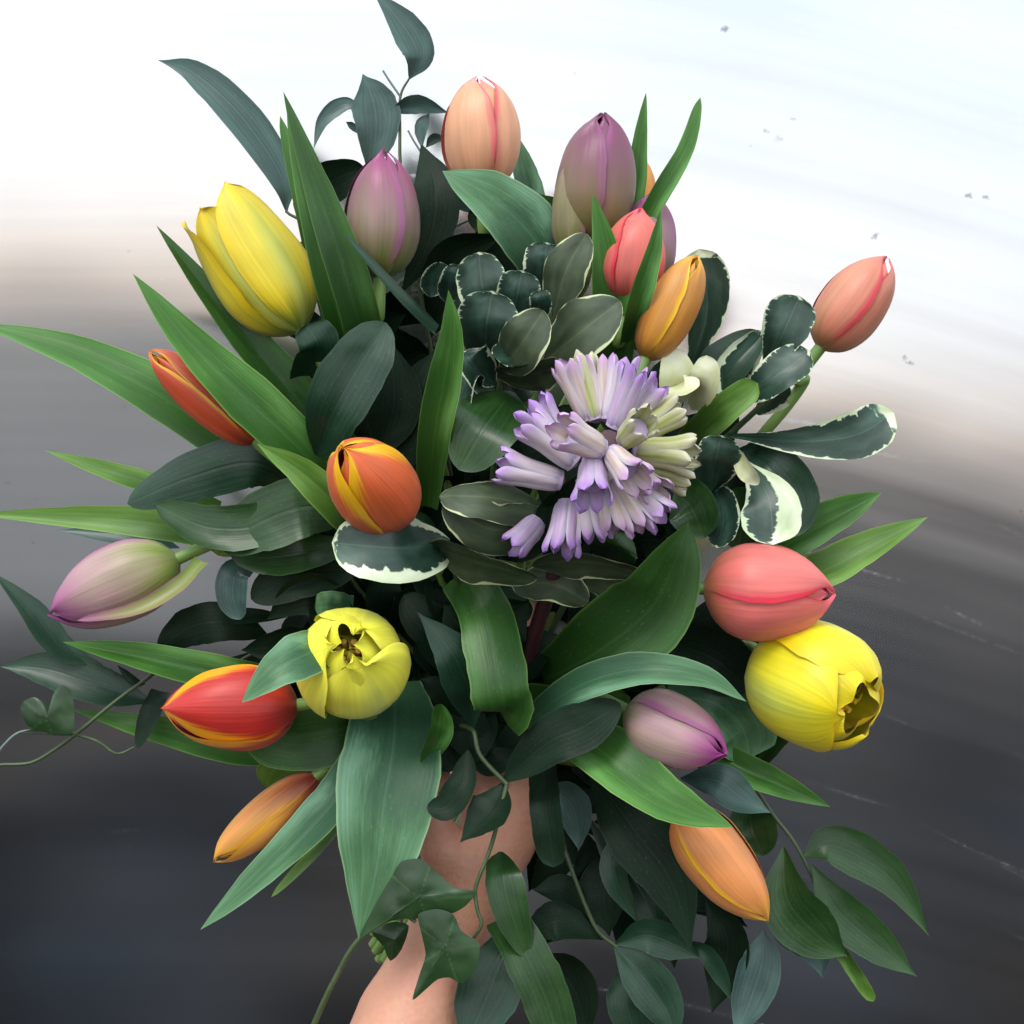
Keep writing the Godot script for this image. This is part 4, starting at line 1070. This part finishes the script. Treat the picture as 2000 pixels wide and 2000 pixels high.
# ------------------------------------------------------------------ the arm and the hand round the stems
func arm() -> void:
	var B := []     # capsules: a, b, radius at a, radius at b (cm)
	var put := func(a: Array, b: Array, ra: float, rb: float) -> void:
		B.append([at(a[0], a[1], a[2]), at(b[0], b[1], b[2]), ra * .01, rb * .01])
	put.call([540, 2700, -6], [690, 2290, 1.6], 4.1, 3.9)
	put.call([690, 2290, 1.6], [800, 1995, 5], 3.9, 3.05)
	put.call([800, 1995, 5], [884, 1800, 6.4], 3.05, 2.3)
	# back of the hand
	put.call([884, 1800, 6.4], [935, 1690, 6.6], 2.3, 2.2)
	put.call([930, 1700, 6.6], [1020, 1500, 7.4], 2.0, 1.35)
	put.call([935, 1700, 6.6], [1022, 1560, 7.4], 2.0, 1.35)
	put.call([940, 1710, 6.8], [1020, 1620, 7.6], 2.0, 1.3)
	put.call([935, 1720, 7], [1000, 1660, 7.8], 1.9, 1.25)
	put.call([945, 1690, 6.8], [945, 1530, 7.8], 1.8, 1.2)
	# thumb, along the near side of the stems
	put.call([905, 1770, 6.2], [864, 1660, 5.6], 1.6, 1.3)
	put.call([864, 1660, 5.6], [838, 1575, 6.0], 1.25, 1.05)
	put.call([838, 1575, 6.0], [862, 1530, 7.2], 1.05, .9)
	# four fingers round the far side
	for f in [[1020, 1500, 7.4, .92, 0], [1022, 1560, 7.4, .95, 10], [1020, 1620, 7.6, .92, 14], [1000, 1660, 7.8, .82, 30]]:
		var y: float = f[1]
		var r: float = f[3]
		put.call([f[0], y, f[2]], [f[0] + 4, y - 8, 11.2], r * 1.1, r)
		put.call([f[0] + 4, y - 8, 11.2], [950 - f[4] * .3, y + 6, 14.2], r, r * .92)
		put.call([950 - f[4] * .3, y + 6, 14.2], [876 - f[4] * .2, y + 30, 13.4], r * .92, r * .78)
	var lo := Vector3.ONE * 1e9
	var hi := -lo
	for b in B:
		for e in 2:
			var r: Vector3 = Vector3.ONE * (b[2 + e] + .012)
			lo = lo.min(b[e] - r)
			hi = hi.max(b[e] + r)
	var h := 0.0034
	var n := Vector3i(((hi - lo) / h).ceil()) + Vector3i.ONE
	var F := PackedFloat32Array()
	F.resize(n.x * n.y * n.z)
	F.fill(1.0)
	# the smooth union of the capsules, worked out near each only
	for b in B:
		var r: float = maxf(b[2], b[3]) + .02
		var a0 := Vector3i(((b[0].min(b[1]) - Vector3.ONE * r - lo) / h).floor()).max(Vector3i.ZERO)
		var a1 := Vector3i(((b[0].max(b[1]) + Vector3.ONE * r - lo) / h).ceil()).min(n - Vector3i.ONE)
		var d: Vector3 = b[1] - b[0]
		var dl := d.length_squared()
		for k in range(a0.z, a1.z + 1):
			for j in range(a0.y, a1.y + 1):
				for i in range(a0.x, a1.x + 1):
					var p := lo + Vector3(i, j, k) * h
					var t := clampf((p - b[0]).dot(d) / dl, 0, 1)
					var v := p.distance_to(b[0] + d * t) - lerpf(b[2], b[3], t)
					var o := (k * n.y + j) * n.x + i
					var w := F[o]
					var q := maxf(0.0045 - absf(v - w), 0) / 0.0045
					F[o] = minf(v, w) - q * q * 0.0045 * .25
	var V := PackedVector3Array()
	var N := PackedVector3Array()
	var UV := PackedVector2Array()
	var I := PackedInt32Array()
	var cell := {}
	var sx := 1
	var sy := n.x
	var sz := n.x * n.y
	for k in n.z - 1:
		for j in n.y - 1:
			for i in n.x - 1:
				var o := k * sz + j * sy + i
				var acc := Vector3.ZERO
				var c := 0
				var s0 := F[o] < 0
				var mixed := false
				for m in range(1, 8):
					if (F[o + (m & 1) * sx + ((m >> 1) & 1) * sy + (m >> 2) * sz] < 0) != s0:
						mixed = true
						break
				if not mixed:
					continue
				for m in 8:
					for ax in 3:
						if m & (1 << ax):
							continue
						var m2 := m | (1 << ax)
						var f0 := F[o + (m & 1) * sx + ((m >> 1) & 1) * sy + (m >> 2) * sz]
						var f1 := F[o + (m2 & 1) * sx + ((m2 >> 1) & 1) * sy + (m2 >> 2) * sz]
						if (f0 < 0) != (f1 < 0):
							var t := f0 / (f0 - f1)
							acc += Vector3(m & 1, (m >> 1) & 1, m >> 2).lerp(Vector3(m2 & 1, (m2 >> 1) & 1, m2 >> 2), t)
							c += 1
				cell[o] = V.size()
				V.append(lo + (Vector3(i, j, k) + acc / c) * h)
				N.append(Vector3(F[o + sx] - F[o] + F[o + sx + sy + sz] - F[o + sy + sz], F[o + sy] - F[o] + F[o + sx + sy + sz] - F[o + sx + sz], F[o + sz] - F[o] + F[o + sx + sy + sz] - F[o + sx + sy]).normalized())
				UV.append(Vector2(V[V.size() - 1].x, V[V.size() - 1].y))
	for o in cell:
		for ax in 3:
			var st: int = [sx, sy, sz][ax]
			var u: int = [sy, sz, sx][ax]
			var w: int = [sz, sx, sy][ax]
			if (F[o] < 0) == (F[o + st] < 0):
				continue
			if not (cell.has(o - u) and cell.has(o - w) and cell.has(o - u - w)):
				continue
			var a: int = cell[o]
			var b: int = cell[o - u]
			var c: int = cell[o - u - w]
			var d: int = cell[o - w]
			if F[o] < 0:
				I.append_array([a, d, c, a, c, b])
			else:
				I.append_array([a, c, d, a, b, c])
	# smooth the normals and the skin once
	var S := V.duplicate()
	for pass_ in 3:
		var sum := PackedVector3Array()
		sum.resize(V.size())
		var cnt := PackedFloat32Array()
		cnt.resize(V.size())
		for t in range(0, I.size(), 3):
			for e in 3:
				var x := I[t + e]
				var y := I[t + (e + 1) % 3]
				sum[x] += S[y]
				cnt[x] += 1
		for x in V.size():
			if cnt[x] > 0:
				S[x] = S[x].lerp(sum[x] / cnt[x], .5)
	var NS := PackedVector3Array()
	NS.resize(V.size())
	for t in range(0, I.size(), 3):
		var fn := (S[I[t + 2]] - S[I[t]]).cross(S[I[t + 1]] - S[I[t]])
		for e in 3:
			NS[I[t + e]] += fn
	for x in V.size():
		NS[x] = NS[x].normalized()
	var skin := mat(tex(256, 256, func(u: float, v: float) -> Color:
		var n1 := noise.get_noise_2d(u * 700, v * 700)
		var n2 := noise.get_noise_2d(u * 3000 + 40, v * 3000)
		var c := c8(192, 142, 113).lerp(c8(196, 136, 114), clampf(.5 + n1 * 1.2, 0, 1))
		var g := 1.0 + n2 * .05
		return Color(c.r * g, c.g * g, c.b * g)), .5)
	skin.uv1_triplanar = true
	skin.uv1_scale = Vector3(7, 7, 7)
	var pores := tex(256, 256, func(u: float, v: float) -> Color:
		var q := .5 + .3 * noise.get_noise_2d(u * 5200, v * 5200) + .3 * noise.get_noise_2d(u * 900, v * 2600)
		return Color(q, q, q))
	pores.bump_map_to_normal_map(1.2)
	skin.normal_enabled = true
	skin.normal_texture = ImageTexture.create_from_image(pores)
	skin.subsurf_scatter_enabled = true
	skin.subsurf_scatter_strength = .12
	var root := thing("person", "bare forearm and hand gripping the bouquet's stems from below", "person", at(800, 1995, 5))
	part(commit(S, NS, UV, I), "arm", skin, root)
